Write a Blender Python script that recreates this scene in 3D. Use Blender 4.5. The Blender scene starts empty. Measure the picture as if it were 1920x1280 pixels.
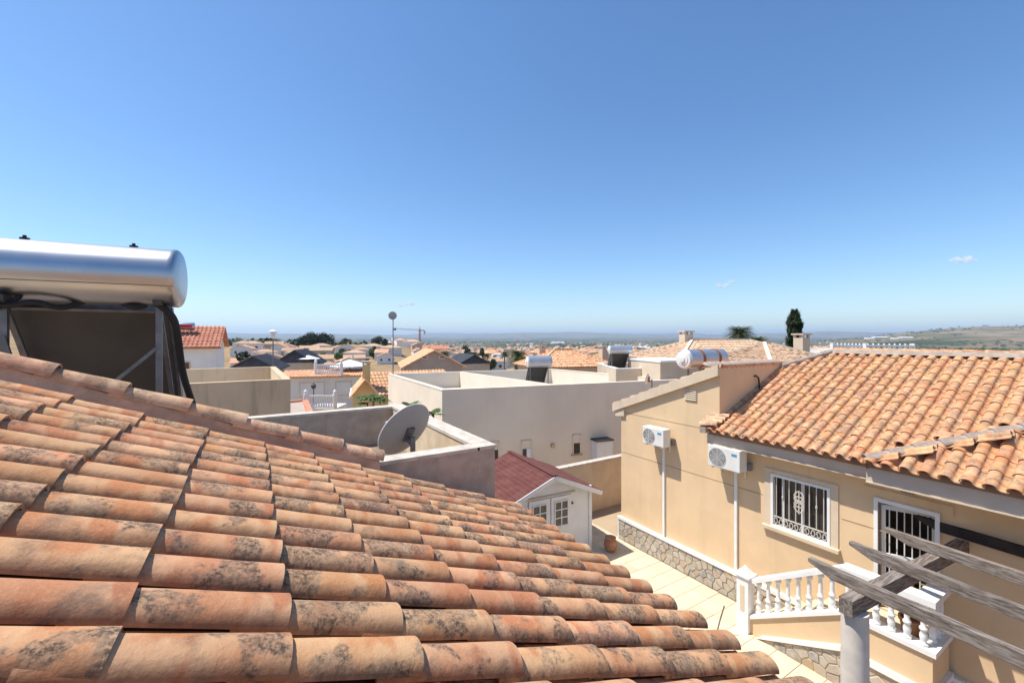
import bpy, math, random
from mathutils import Vector, Matrix, noise as mnoise
R = math.radians
random.seed(7)
SC = bpy.context.scene
COL = SC.collection
# ------------------------------------------------------------------ camera, sky, sun, exposure
YAW = R(31.6)
cam_d = bpy.data.cameras.new('camera'); cam = bpy.data.objects.new('camera', cam_d); COL.objects.link(cam)
cam_d.sensor_width = 36; cam_d.lens = 15.0; cam_d.sensor_fit = 'HORIZONTAL'
cam_d.shift_y = -6/1920; cam_d.clip_start = 0.05; cam_d.clip_end = 60000
cam.location = (0, 0, 0); cam.rotation_euler = (R(90), 0, -YAW)
SC.camera = cam
SUN = Vector((-.42, .255, .93)).normalized()
w = bpy.data.worlds.new('World'); SC.world = w; w.use_nodes = True
wn = w.node_tree.nodes; wl = w.node_tree.links
sky = wn.new('ShaderNodeTexSky'); sky.sky_type = 'NISHITA'; sky.sun_disc = False
sky.sun_elevation = math.asin(SUN.z); sky.sun_rotation = math.atan2(SUN.x, SUN.y)
sky.altitude = 100; sky.air_density = 1.0; sky.dust_density = 0.35; sky.ozone_density = 4.2
hs = wn.new('ShaderNodeHueSaturation'); hs.inputs['Saturation'].default_value = 1.14; wl.new(sky.outputs[0], hs.inputs['Color'])
wl.new(hs.outputs[0], wn['Background'].inputs[0]); wn['Background'].inputs[1].default_value = 0.136
sl = bpy.data.lights.new('sun', 'SUN'); sl.energy = 4.7; sl.angle = R(.5); sl.color = (1, .95, .87)
so = bpy.data.objects.new('sun', sl); COL.objects.link(so); so.location = SUN*50
so.rotation_euler = SUN.to_track_quat('Z', 'Y').to_euler()
SC.view_settings.view_transform = 'Standard'; SC.view_settings.look = 'None'
SC.view_settings.exposure = 0.4; SC.view_settings.gamma = 1
SC.render.engine = 'CYCLES'
SC.cycles.use_denoising = True
SC.cycles.max_bounces = 6; SC.cycles.volume_bounces = 2; SC.cycles.transparent_max_bounces = 8

FW = Vector((math.sin(YAW), math.cos(YAW), 0)); RT = Vector((math.cos(YAW), -math.sin(YAW), 0))
def at(px, py, depth):                 # a point of the place: bearing and height angle as surveyed, at its own distance
    return FW*depth + RT*((px-960)/800*depth) + Vector((0, 0, (634-py)/800*depth))

# ------------------------------------------------------------------ mesh builder
class MB:
    def __init__(s): s.v = []; s.f = []
    def add(s, vs, fs):
        o = len(s.v); s.v += [tuple(p) for p in vs]; s.f += [tuple(o+i for i in f) for f in fs]; return s
    def hexa(s, p):                    # 8 corners: bottom 0-3, top 4-7
        return s.add(p, [(3,2,1,0),(4,5,6,7),(0,1,5,4),(1,2,6,5),(2,3,7,6),(3,0,4,7)])
    def box(s, x0, x1, y0, y1, z0, z1):
        return s.hexa([(x0,y0,z0),(x1,y0,z0),(x1,y1,z0),(x0,y1,z0),(x0,y0,z1),(x1,y0,z1),(x1,y1,z1),(x0,y1,z1)])
    def beam(s, a, b, w_, h, up=(0,0,1)):   # rectangular bar from a to b
        a = Vector(a); b = Vector(b); d = (b-a).normalized(); up = Vector(up)
        sd = d.cross(up).normalized()*w_/2; u = sd.cross(d).normalized()*h/2
        return s.hexa([a-sd-u, a+sd-u, b+sd-u, b-sd-u, a-sd+u, a+sd+u, b+sd+u, b-sd+u])
    def cyl(s, a, b, r0, r1=None, n=12, caps=True):
        r1 = r0 if r1 is None else r1; a = Vector(a); b = Vector(b); d = (b-a).normalized()
        x = d.orthogonal().normalized(); y = d.cross(x)
        vs = []
        for c, r in ((a, r0), (b, r1)):
            vs += [c + (x*math.cos(t)+y*math.sin(t))*r for t in (2*math.pi*i/n for i in range(n))]
        fs = [(i, (i+1) % n, n+(i+1) % n, n+i) for i in range(n)]
        if caps: fs += [tuple(range(n-1, -1, -1)), tuple(range(n, 2*n))]
        return s.add(vs, fs)
    def tube(s, pts, r, n=8, sub=0):
        pts = [Vector(p) for p in pts]
        for _ in range(sub):
            q = [pts[0]]
            for a, b in zip(pts, pts[1:]): q += [a*.75+b*.25, a*.25+b*.75]
            pts = q+[pts[-1]]
        rs = r if isinstance(r, (list, tuple)) else [r]*len(pts)
        vs = []; ref = None
        for i, p in enumerate(pts):
            d = (pts[min(i+1, len(pts)-1)]-pts[max(i-1, 0)]).normalized()
            if ref is None: ref = d.orthogonal().normalized()
            x = (ref-d*ref.dot(d)).normalized(); ref = x; y = d.cross(x)
            vs += [p+(x*math.cos(2*math.pi*k/n)+y*math.sin(2*math.pi*k/n))*rs[i] for k in range(n)]
        fs = [(i*n+k, i*n+(k+1) % n, (i+1)*n+(k+1) % n, (i+1)*n+k) for i in range(len(pts)-1) for k in range(n)]
        m = len(pts)-1
        fs += [tuple(range(n-1, -1, -1)), tuple(m*n+k for k in range(n))]
        return s.add(vs, fs)
    def lathe(s, prof, o=(0,0,0), ax=(0,0,1), n=16):    # prof: (radius, height)
        o = Vector(o); ax = Vector(ax).normalized(); x = ax.orthogonal().normalized(); y = ax.cross(x)
        vs = []; m = len(prof)
        for r, h in prof: vs += [o+ax*h+(x*math.cos(2*math.pi*k/n)+y*math.sin(2*math.pi*k/n))*max(r, 1e-4) for k in range(n)]
        fs = [(i*n+k, i*n+(k+1) % n, (i+1)*n+(k+1) % n, (i+1)*n+k) for i in range(m-1) for k in range(n)]
        fs += [tuple(range(n-1, -1, -1)), tuple((m-1)*n+k for k in range(n))]
        return s.add(vs, fs)
    def prism(s, poly, ext):            # planar polygon (3D points) extruded by vector ext
        n = len(poly); e = Vector(ext); a = [Vector(p) for p in poly]; b = [p+e for p in a]
        return s.add(a+b, [tuple(range(n-1, -1, -1)), tuple(range(n, 2*n))]+[(i, (i+1) % n, n+(i+1) % n, n+i) for i in range(n)])
    def poly(s, pts): return s.add(pts, [tuple(range(len(pts)))])
    def mesh(s, name):
        me = bpy.data.meshes.new(name); me.from_pydata(s.v, [], s.f); me.update(); return me
    def build(s, name, mat, parent=None, smooth=False, flip=True):
        import bmesh
        me = s.mesh(name)
        if flip:
            bm = bmesh.new(); bm.from_mesh(me); bmesh.ops.recalc_face_normals(bm, faces=bm.faces); bm.to_mesh(me); bm.free()
        return link(name, me, mat, parent, smooth=smooth)
def link(name, me, mat, parent=None, loc=None, rot=None, smooth=False):
    if mat is not None and not me.materials: me.materials.append(mat)
    if smooth and not me.get('sm'):
        me['sm'] = 1
        for p in me.polygons: p.use_smooth = True
        try: me.set_sharp_from_angle(angle=R(40))
        except Exception: pass
    o = bpy.data.objects.new(name, me); COL.objects.link(o)
    L = Vector(loc) if loc is not None else Vector((0, 0, 0))
    if parent is not None:
        o.parent = parent
        L = L - base_of(parent)
    o.location = L
    if rot is not None: o.rotation_euler = rot
    return o
LOCALROOT = set()
def base_of(o):
    if o.name in LOCALROOT: return Vector((0, 0, 0))
    p = Vector(o.location)
    while o.parent:
        o = o.parent
        if o.name in LOCALROOT: break
        p += Vector(o.location)
    return p
def tag(o, label, cat, group=None, kind=None):
    o['label'] = label; o['category'] = cat
    if group: o['group'] = group
    if kind: o['kind'] = kind
    return o
def thing(name, label, cat, loc=(0,0,0), group=None, local=False, rotz=0):
    o = bpy.data.objects.new(name, None); COL.objects.link(o); o.empty_display_size = .2
    o.location = loc; o.rotation_euler = (0, 0, rotz)
    if local: LOCALROOT.add(o.name)
    return tag(o, label, cat, group)
KIDS = {}
def copy_tree(o, parent=None):
    c = o.copy(); COL.objects.link(c); c.parent = parent
    if not KIDS:
        for q in bpy.data.objects:
            if q.parent: KIDS.setdefault(q.parent.name, []).append(q)
    for ch in KIDS.get(o.name, []): copy_tree(ch, c)
    return c
def structure(o): o['kind'] = 'structure'; return o
def lerp(a, b, t): return a+(b-a)*t
def sstep(a, b, x):
    t = max(0., min(1., (x-a)/(b-a))); return t*t*(3-2*t)

# ------------------------------------------------------------------ materials
def newmat(name):
    m = bpy.data.materials.new(name); m.use_nodes = True
    nt = m.node_tree; b = nt.nodes['Principled BSDF']
    return m, nt, b
def nd(nt, t, **kw):
    n = nt.nodes.new(t)
    for k, v in kw.items():
        if k.startswith('i_'): n.inputs[k[2:].replace('_', ' ')].default_value = v
        else: setattr(n, k, v)
    return n
def rgba(c): return (c[0], c[1], c[2], 1)
def mixc(nt, fac, a, b, mode='MIX'):
    n = nt.nodes.new('ShaderNodeMix'); n.data_type = 'RGBA'; n.blend_type = mode
    for i, v in ((0, fac), (6, a), (7, b)):
        if hasattr(v, 'links'): nt.links.new(v, n.inputs[i])
        elif i == 0: n.inputs[0].default_value = v
        else: n.inputs[i].default_value = rgba(v)
    return n.outputs[2]
def mathn(nt, op, a, b=0., c=None):
    n = nt.nodes.new('ShaderNodeMath'); n.operation = op
    for i, v in enumerate((a, b) if c is None else (a, b, c)):
        if hasattr(v, 'links'): nt.links.new(v, n.inputs[i])
        else: n.inputs[i].default_value = v
    return n.outputs[0]
def ramp(nt, fac, lo, hi):
    n = nt.nodes.new('ShaderNodeMapRange'); n.interpolation_type = 'SMOOTHSTEP'
    nt.links.new(fac, n.inputs[0]); n.inputs[1].default_value = lo; n.inputs[2].default_value = hi
    return n.outputs[0]
def noisen(nt, vec, scale, detail=4, rough=.55):
    n = nd(nt, 'ShaderNodeTexNoise'); n.inputs['Scale'].default_value = scale
    n.inputs['Detail'].default_value = detail; n.inputs['Roughness'].default_value = rough
    nt.links.new(vec, n.inputs['Vector']); return n.outputs['Fac']
def coords(nt, rand=False, stretch=None):
    tc = nd(nt, 'ShaderNodeTexCoord'); v = tc.outputs['Object']
    if rand:
        oi = nd(nt, 'ShaderNodeObjectInfo'); r = mathn(nt, 'MULTIPLY', oi.outputs['Random'], 173.)
        cx = nd(nt, 'ShaderNodeCombineXYZ'); nt.links.new(r, cx.inputs[0]); nt.links.new(mathn(nt, 'MULTIPLY', oi.outputs['Random'], 91.), cx.inputs[1])
        va = nd(nt, 'ShaderNodeVectorMath'); va.operation = 'ADD'; nt.links.new(v, va.inputs[0]); nt.links.new(cx.outputs[0], va.inputs[1]); v = va.outputs[0]
    if stretch:
        vm = nd(nt, 'ShaderNodeVectorMath'); vm.operation = 'MULTIPLY'; nt.links.new(v, vm.inputs[0]); vm.inputs[1].default_value = stretch; v = vm.outputs[0]
    return v
def bump(nt, b, h, strength, dist=.01):
    n = nd(nt, 'ShaderNodeBump'); n.inputs['Strength'].default_value = strength; n.inputs['Distance'].default_value = dist
    nt.links.new(h, n.inputs['Height']); nt.links.new(n.outputs[0], b.inputs['Normal'])
def M(name, col, rough=.8, var=.12, scale=2., bmp=0., bscale=60., spec=.3, metal=0., streak=0., orand=0., rand=False, dirt=0., dirtcol=(.12,.09,.07)):
    m, nt, b = newmat(name)
    v = coords(nt, rand)
    f = noisen(nt, v, scale, 5)
    c = mixc(nt, ramp(nt, f, .3, .7), [x*(1-var) for x in col], [min(1, x*(1+var)) for x in col])
    if dirt:
        d = ramp(nt, noisen(nt, v, scale*2.7, 6, .7), .56, .74)
        c = mixc(nt, mathn(nt, 'MULTIPLY', d, dirt), c, dirtcol)
    if streak:
        vs = coords(nt, rand, (2.2, 2.2, .22))
        d = ramp(nt, noisen(nt, vs, 1.6, 5, .6), .52, .70)
        c = mixc(nt, mathn(nt, 'MULTIPLY', d, streak), c, [x*.45 for x in col])
    if orand:
        oi = nd(nt, 'ShaderNodeObjectInfo')
        h = nd(nt, 'ShaderNodeHueSaturation'); nt.links.new(c, h.inputs['Color'])
        nt.links.new(mathn(nt, 'MULTIPLY_ADD', oi.outputs['Random'], orand*2, 1-orand), h.inputs['Value'])
        c = h.outputs[0]
    nt.links.new(c, b.inputs['Base Color'])
    b.inputs['Roughness'].default_value = rough; b.inputs['Metallic'].default_value = metal
    b.inputs['Specular IOR Level'].default_value = spec
    if bmp: bump(nt, b, noisen(nt, v, bscale, 4, .6), bmp, .006)
    return m
def tile_material(name, cols, lichen, val=1.0, rand=True, scale=1.0):
    m, nt, b = newmat(name); v = coords(nt, rand)
    oi = nd(nt, 'ShaderNodeObjectInfo'); rnd = oi.outputs['Random']
    wn_ = nd(nt, 'ShaderNodeTexWhiteNoise'); wn_.noise_dimensions = '1D'; nt.links.new(rnd, wn_.inputs['W']); r2 = wn_.outputs['Value']
    vb = nd(nt, 'ShaderNodeVectorMath'); vb.operation = 'MULTIPLY'; nt.links.new(v, vb.inputs[0]); vb.inputs[1].default_value = (1.5, .75, .75)
    f = noisen(nt, vb.outputs[0], 3.4*scale, 3)
    c = mixc(nt, ramp(nt, f, .36, .60), cols[0], cols[1])
    c = mixc(nt, mathn(nt, 'MULTIPLY', ramp(nt, noisen(nt, vb.outputs[0], 5.*scale, 2), .52, .64), .9), c, cols[2])
    # smoky burn marks from the kiln
    sm = ramp(nt, noisen(nt, v, 7.*scale, 4, .6), .52, .72)
    c = mixc(nt, mathn(nt, 'MULTIPLY', sm, .60), c, (.15,.105,.08))
    c = mixc(nt, mathn(nt, 'MULTIPLY', ramp(nt, noisen(nt, v, 120, 2), .45, .7), .22), c, (.62,.44,.29))
    if lichen:
        reg = noisen(nt, v, 4.6*scale, 5, .6)
        lim = mathn(nt, 'MULTIPLY_ADD', r2, -.15, .60)
        reg = ramp(nt, mathn(nt, 'SUBTRACT', reg, lim), -.015, .035)
        sp = ramp(nt, noisen(nt, v, 62, 6, .8), .38, .60)
        cl = ramp(nt, noisen(nt, v, 13, 4, .7), .36, .62)
        k = mathn(nt, 'MULTIPLY', mathn(nt, 'MULTIPLY', reg, mathn(nt, 'MULTIPLY', sp, mathn(nt, 'MULTIPLY_ADD', cl, .7, .3))), lichen)
        c = mixc(nt, mathn(nt, 'MULTIPLY', reg, .42), c, (.34,.255,.18))
        c = mixc(nt, k, c, (.045,.037,.030))
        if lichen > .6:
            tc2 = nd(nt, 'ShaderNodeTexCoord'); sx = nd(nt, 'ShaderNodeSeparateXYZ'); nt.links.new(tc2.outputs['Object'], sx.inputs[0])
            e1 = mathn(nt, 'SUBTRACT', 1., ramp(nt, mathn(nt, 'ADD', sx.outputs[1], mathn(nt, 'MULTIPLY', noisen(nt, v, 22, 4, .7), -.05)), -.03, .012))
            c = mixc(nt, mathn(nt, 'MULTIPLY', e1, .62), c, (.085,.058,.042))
        # few small specks everywhere
        c = mixc(nt, mathn(nt, 'MULTIPLY', ramp(nt, noisen(nt, v, 34, 4, .7), .68, .76), .7*lichen), c, (.06,.048,.04))
    h = nd(nt, 'ShaderNodeHueSaturation'); nt.links.new(c, h.inputs['Color'])
    nt.links.new(mathn(nt, 'MULTIPLY_ADD', r2, .26*val, .86*val), h.inputs['Value'])
    nt.links.new(mathn(nt, 'MULTIPLY_ADD', rnd, .011, .4945), h.inputs['Hue'])
    nt.links.new(h.outputs[0], b.inputs['Base Color'])
    b.inputs['Roughness'].default_value = .85; b.inputs['Specular IOR Level'].default_value = .2
    bb = mathn(nt, 'ADD', noisen(nt, v, 55, 5, .7), mathn(nt, 'MULTIPLY', noisen(nt, v, 11, 3), 1.6))
    bump(nt, b, bb, .45, .006)
    return m
TC = [(.545,.25,.118), (.64,.365,.195), (.52,.20,.085)]
m_tile = tile_material('weathered_terracotta', TC, .9)
m_tile2 = tile_material('orange_terracotta', [(.60,.285,.135), (.65,.37,.19), (.53,.215,.09)], .45)
m_cap = tile_material('verge_terracotta', [(.60,.32,.18), (.68,.43,.27), (.52,.27,.16)], .5)
m_roof_orange = tile_material('far_orange_tile', [(.62,.31,.16), (.70,.40,.23), (.50,.23,.12)], 0, rand=True, scale=.5)
m_roof_tan = tile_material('far_tan_tile', [(.50,.33,.21), (.56,.38,.26), (.42,.25,.16)], 0, rand=True, scale=.5)
m_roof_red = tile_material('far_red_tile', [(.50,.19,.12), (.56,.24,.15), (.42,.14,.09)], 0, rand=True, scale=.5)
m_slate = M('slate_cladding', (.07,.075,.095), .75, .2, 2)
m_roof_dark = M('dark_slate_roof', (.045,.05,.065), .7, .2, 1.)
m_mortar = M('mortar', (.33,.265,.215), .9, .25, 6, .6, 40, dirt=.55, dirtcol=(.42,.20,.11))
m_deck = M('roof_deck', (.28,.17,.11), .9, .2, 4)
m_stucco_house = M('ochre_stucco', (.72,.52,.315), .9, .05, 1.3, .5, 130, .15, streak=.10)
m_stucco_trim = M('sand_trim', (.66,.53,.38), .9, .06, 2, .3, 120, .15, streak=.15)
m_fascia = M('eave_stucco', (.58,.47,.37), .9, .06, 2, .3, 120, .15)
m_block = M('grey_rough_render', (.46,.365,.285), .95, .14, 5, .9, 70, .1, streak=.3, dirt=.25)
m_block_top = M('pale_coping', (.56,.49,.41), .95, .15, 7, .6, 60, .1, dirt=.3)
m_terrfloor = M('dark_terrace_floor', (.22,.17,.135), .9, .2, 3)  # floor colour darkened so the steel tank reflects less light
m_groove = M('groove_shade_brown', (.34,.23,.125), .9, .1, 3)  # shade of the wall grooves, painted as a flat brown
m_tankgrey = M('dull_tank_steel', (.50,.52,.55), .42, .06, 5, metal=.7)
m_iron = M('cream_ironwork', (.58,.53,.46), .5, .06, 6)
m_cream = M('cream_stucco', (.79,.685,.545), .9, .06, .5, .3, 90, .15, streak=.06)
m_beige = M('beige_stucco', (.62,.47,.31), .9, .07, .8, .3, 90, .15, streak=.4)
m_white = M('white_paint', (.80,.79,.76), .55, .04, 3, .1, 60, .4)
m_whitewall = M('white_wall', (.74,.72,.68), .85, .06, 1, .2, 60, .2, streak=.12, orand=.06)
m_yellow = M('yellow_stucco', (.66,.46,.22), .9, .07, 1, .2, 60, .2, streak=.1)
m_metal = M('brushed_steel', (.50,.50,.515), .33, .04, 4, 0, metal=1.)
m_galv = M('galvanised_steel', (.20,.20,.21), .5, .18, 9, 0, metal=.75)
m_panelback = M('collector_back', (.075,.066,.06), .55, .12, 3, 0)
m_black = M('black_rubber', (.02,.02,.02), .6, .1, 8)
m_glass = M('dark_glass', (.055,.048,.043), .15, .1, 1, spec=.6)
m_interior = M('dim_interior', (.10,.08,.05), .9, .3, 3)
m_rust = M('rusted_band', (.28,.11,.04), .85, .3, 14)
m_dish = M('dish_grey', (.36,.345,.33), .6, .06, 4, dirt=.12)
m_ac = M('ac_plastic', (.74,.72,.66), .45, .04, 4, dirt=.12, dirtcol=(.4,.3,.2))
m_ac_dark = M('ac_fan_grey', (.22,.21,.20), .6, .1, 9)
m_logo = M('blue_print', (.12,.28,.42), .5, .05, 4)
m_red_shingle = None
m_wood = M('weathered_timber', (.155,.12,.098), .9, .28, 5, .8, 40, .1, dirt=.5, dirtcol=(.09,.075,.065))
m_wood_dark = M('dark_timber', (.035,.028,.025), .8, .25, 6, .5, 40)
m_concrete = M('pale_concrete', (.68,.61,.53), .9, .08, 6, .3, 80, .1)
m_green = M('leaf_green', (.07,.12,.025), .6, .3, 3, orand=.2)
m_green_dark = M('leaf_dark', (.030,.048,.018), .7, .35, 2, orand=.2)
m_green_palm = M('palm_green', (.075,.095,.03), .6, .3, 2, orand=.2)
m_bark = M('bark', (.16,.11,.075), .95, .25, 5)
m_terracotta_pot = M('pot_clay', (.42,.20,.11), .85, .15, 8)
m_red = M('crane_red', (.45,.10,.06), .6, .1, 2)
m_yellow_paint = M('crane_grey', (.42,.38,.30), .6, .1, 2)
m_paper = M('red_label', (.5,.04,.05), .6, .1, 2)
def wood_grain(m, ax):
    nt = m.node_tree; b = nt.nodes['Principled BSDF']; st = [26, 26, 26]; st[ax] = 1.6
    v = coords(nt, True, tuple(st)); f = noisen(nt, v, 1.6, 5, .65)
    src = b.inputs['Base Color'].links[0].from_socket
    nt.links.new(mixc(nt, ramp(nt, f, .42, .62), src, (.29,.25,.215)), b.inputs['Base Color'])
    bump(nt, b, f, .8, .008)
m_wood_x = m_wood.copy(); m_wood_x.name = 'weathered_timber_beam'
wood_grain(m_wood, 1); wood_grain(m_wood_x, 0)
# brushed lines round the tank are left to the gloss; shingles: courses with a brick pattern
def shingle_material():
    m, nt, b = newmat('red_shingle'); v = coords(nt)
    br = nd(nt, 'ShaderNodeTexBrick'); br.inputs['Scale'].default_value = 1.; br.inputs['Brick Width'].default_value = .16; br.inputs['Row Height'].default_value = .11
    br.inputs['Mortar Size'].default_value = .006; br.inputs['Color1'].default_value = (.135,.039,.031,1); br.inputs['Color2'].default_value = (.11,.031,.027,1); br.inputs['Mortar'].default_value = (.09,.028,.025,1)
    sx = nd(nt, 'ShaderNodeSeparateXYZ'); cx = nd(nt, 'ShaderNodeCombineXYZ'); nt.links.new(v, sx.inputs[0])
    nt.links.new(sx.outputs[1], cx.inputs[0]); nt.links.new(sx.outputs[0], cx.inputs[1]); nt.links.new(cx.outputs[0], br.inputs['Vector'])
    c = mixc(nt, ramp(nt, noisen(nt, v, 3, 4), .35, .7), br.outputs['Color'], (.155,.056,.043)); nt.links.new(c, b.inputs['Base Color'])
    b.inputs['Roughness'].default_value = .95; bump(nt, b, noisen(nt, v, 140, 3), .5, .005); return m
m_red_shingle = shingle_material()
def stone_material():
    m, nt, b = newmat('rubble_stone'); v = coords(nt, True); oi = nd(nt, 'ShaderNodeObjectInfo')
    cr = nd(nt, 'ShaderNodeValToRGB'); cr.color_ramp.interpolation = 'LINEAR'
    E = cr.color_ramp.elements; E[0].position = 0; E[0].color = (.33,.30,.25,1); E[1].position = 1; E[1].color = (.24,.25,.26,1)
    for p, c in ((.25,(.46,.40,.30,1)),(.45,(.44,.31,.18,1)),(.6,(.52,.47,.39,1)),(.8,(.38,.30,.22,1))):
        e = E.new(p); e.color = c
    nt.links.new(oi.outputs['Random'], cr.inputs[0])
    c = mixc(nt, ramp(nt, noisen(nt, v, 9, 5), .4, .7), cr.outputs[0], (.50,.44,.36)); c = mixc(nt, mathn(nt, 'MULTIPLY', ramp(nt, noisen(nt, v, 5, 4), .55, .75), .6), c, (.36,.22,.12))
    nt.links.new(c, b.inputs['Base Color']); b.inputs['Roughness'].default_value = .9; bump(nt, b, noisen(nt, v, 30, 5, .7), .8, .01); return m
m_stone = stone_material()
m_paving = M('cream_paving', (.64,.535,.38), .85, .08, 1.5, .3, 50, .2, orand=.07, rand=True, dirt=.22, dirtcol=(.50,.27,.13))
m_pave_joint = M('paving_joint', (.58,.485,.34), .95, .1, 4)

# ------------------------------------------------------------------ terrain, one sheet to the horizon
ZB = [(0,-6.34),(28,-6.5),(60,-8.6),(120,-11.5),(300,-17),(700,-24),(1500,-29),(4000,-33),(7000,-30),(22000,-30)]
def tz(x, y):
    r = math.hypot(x, y)
    for (a, za), (b, zb) in zip(ZB, ZB[1:]):
        if r <= b: z = lerp(za, zb, (r-a)/(b-a)); break
    else: z = ZB[-1][1]
    dep = x*FW.x+y*FW.y; lat = x*RT.x+y*RT.y
    ang = math.degrees(math.atan2(lat, dep))
    n1 = mnoise.noise(Vector((x/900, y/900, 1.7))); n2 = mnoise.noise(Vector((x/2500, y/2500, 5.1)))
    # wooded rise on the left, 200-300 m off
    k = sstep(-6, -16, ang)*sstep(-75, -50, ang)
    z += k*(11.5*sstep(90, 215, r)*(1-sstep(420, 900, r)) + 3*sstep(100, 240, r)*(1-sstep(300, 600, r))*mnoise.noise(Vector((x/60, y/60, 3))))
    k = sstep(-44, -52, ang)*sstep(-120, -80, ang)
    z += k*40*sstep(180, 520, r)*(1-sstep(900, 2500, r))
    # far ranges
    z += sstep(6500, 13000, r)*(165+90*n2+45*n1)*(.75+.25*math.cos(math.radians(ang*2.2)))*sstep(95, 50, abs(ang))
    # brown hills on the right
    k = sstep(33, 48, ang)*sstep(120, 80, ang)
    z += k*(88+26*n1)*sstep(1700, 3600, r)*(1-sstep(5200, 8000, r)*.6)
    z += (3.+2*n2)*n1*sstep(250, 900, r)
    return z
def ground():
    mb = MB(); NA = 300
    rs = [0, 8, 18, 28, 40, 60, 85, 110, 130, 150, 170, 190, 205, 220, 240, 265, 300, 340, 390, 450, 520, 600, 700, 820, 960, 1120, 1300, 1500, 1750, 2000, 2300, 2650, 3050, 3500, 4000, 4600, 5300, 6000, 6800, 7600, 8400, 9200, 10000, 10800, 11600, 12400, 13200, 14500, 17000, 20000]
    vs = [(0, 0, tz(0, 0))]
    for r in rs[1:]:
        for k in range(NA):
            a = 2*math.pi*k/NA; x, y = r*math.sin(a), r*math.cos(a); vs.append((x, y, tz(x, y)))
    fs = [(0, 1+(k+1) % NA, 1+k) for k in range(NA)]
    for i in range(len(rs)-2):
        for k in range(NA):
            a = 1+i*NA+k; b = 1+i*NA+(k+1) % NA; fs.append((a, b, b+NA, a+NA))
    mb.add(vs, fs)
    m, nt, b = newmat('dry_land'); v = coords(nt)
    dist = nd(nt, 'ShaderNodeVectorMath'); dist.operation = 'LENGTH'; nt.links.new(v, dist.inputs[0]); dl = dist.outputs['Value']
    near = mixc(nt, ramp(nt, noisen(nt, v, .06, 6, .65), .4, .65), (.34,.235,.14), (.26,.19,.115))
    near = mixc(nt, ramp(nt, noisen(nt, v, .35, 6, .7), .55, .75), near, (.12,.12,.06))
    far = mixc(nt, ramp(nt, noisen(nt, v, .0022, 7, .68), .42, .62), (.050,.070,.030), (.25,.19,.12))
    far = mixc(nt, ramp(nt, noisen(nt, v, .009, 6, .7), .54, .64), far, (.035,.052,.022))
    far = mixc(nt, ramp(nt, noisen(nt, v, .012, 5, .75), .68, .74), far, (.45,.42,.38))
    bounce_ground = mixc(nt, ramp(nt, noisen(nt, v, .5, 5, .6), .4, .65), (.44,.34,.235), (.36,.28,.19))  # ground lightened around the houses to throw warm bounce on shaded walls
    near = mixc(nt, ramp(nt, dl, 30, 60), bounce_ground, near)
    sz_ = nd(nt, 'ShaderNodeSeparateXYZ'); nt.links.new(v, sz_.inputs[0])
    hill = mixc(nt, ramp(nt, noisen(nt, v, .006, 6, .7), .40, .62), (.30,.235,.165), (.12,.115,.065))
    far = mixc(nt, mathn(nt, 'MULTIPLY', ramp(nt, sz_.outputs[2], -14, 25), .8), far, hill)
    c = mixc(nt, ramp(nt, dl, 500, 1300), near, far); nt.links.new(c, b.inputs['Base Color']); b.inputs['Roughness'].default_value = 1; b.inputs['Specular IOR Level'].default_value = 0
    return structure(mb.build('ground', m, smooth=True))
ground()

# ------------------------------------------------------------------ roof tiles
def tile_mesh(name, mat, seed, L=.50, chord=.168, h=.072, pan=.085, t=.014, n=12, nl=4, ex=.85):
    rg = random.Random(seed); top = []; bot = []
    prof = []
    for i in range(n+1):
        a = math.pi*i/n; prof.append((chord/2-chord/2*math.cos(a), h*math.sin(a)**ex+.014, -math.cos(a), math.sin(a)))
    prof += [(chord+pan*.3, -.006, 0, 1), (chord+pan*.75, -.008, 0, 1), (chord+pan, -.004, -.4, .9)]
    m = len(prof)
    ph = rg.random()*9
    for k in range(nl+1):
        x = -L*k/nl; tp = 1-.10*k/nl
        for (y, z, ny, nz) in prof:
            wob = .0022*mnoise.noise(Vector((x*9+ph, y*14, ph)))
            yy = chord/2+(y-chord/2)*tp if y <= chord else y
            zz = z*tp+wob
            top.append((x, yy, zz)); bot.append((x, yy-ny*t*.9 if y <= chord else yy, zz-nz*t if y <= chord else zz-t))
    mb = MB(); N = len(top); fs = []
    for k in range(nl):
        for i in range(m-1):
            a = k*m+i; fs.append((a, a+1, a+1+m, a+m)); fs.append((N+a, N+a+m, N+a+1+m, N+a+1))
    for i in range(m-1):
        fs.append((i, N+i, N+i+1, i+1)); e = nl*m+i; fs.append((e, e+1, N+e+1, N+e))
    for k in range(nl):
        a = k*m; fs.append((a, a+m, N+a+m, N+a)); a = k*m+m-1; fs.append((a, N+a, N+a+m, a+m))
    mb.add(top+bot, fs); import bmesh
    me = mb.mesh(name); bm = bmesh.new(); bm.from_mesh(me); bmesh.ops.recalc_face_normals(bm, faces=bm.faces); bm.to_mesh(me); bm.free()
    me.materials.append(mat); me['sm'] = 1
    for p in me.polygons: p.use_smooth = True
    me.set_sharp_from_angle(angle=R(50))
    return me
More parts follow.
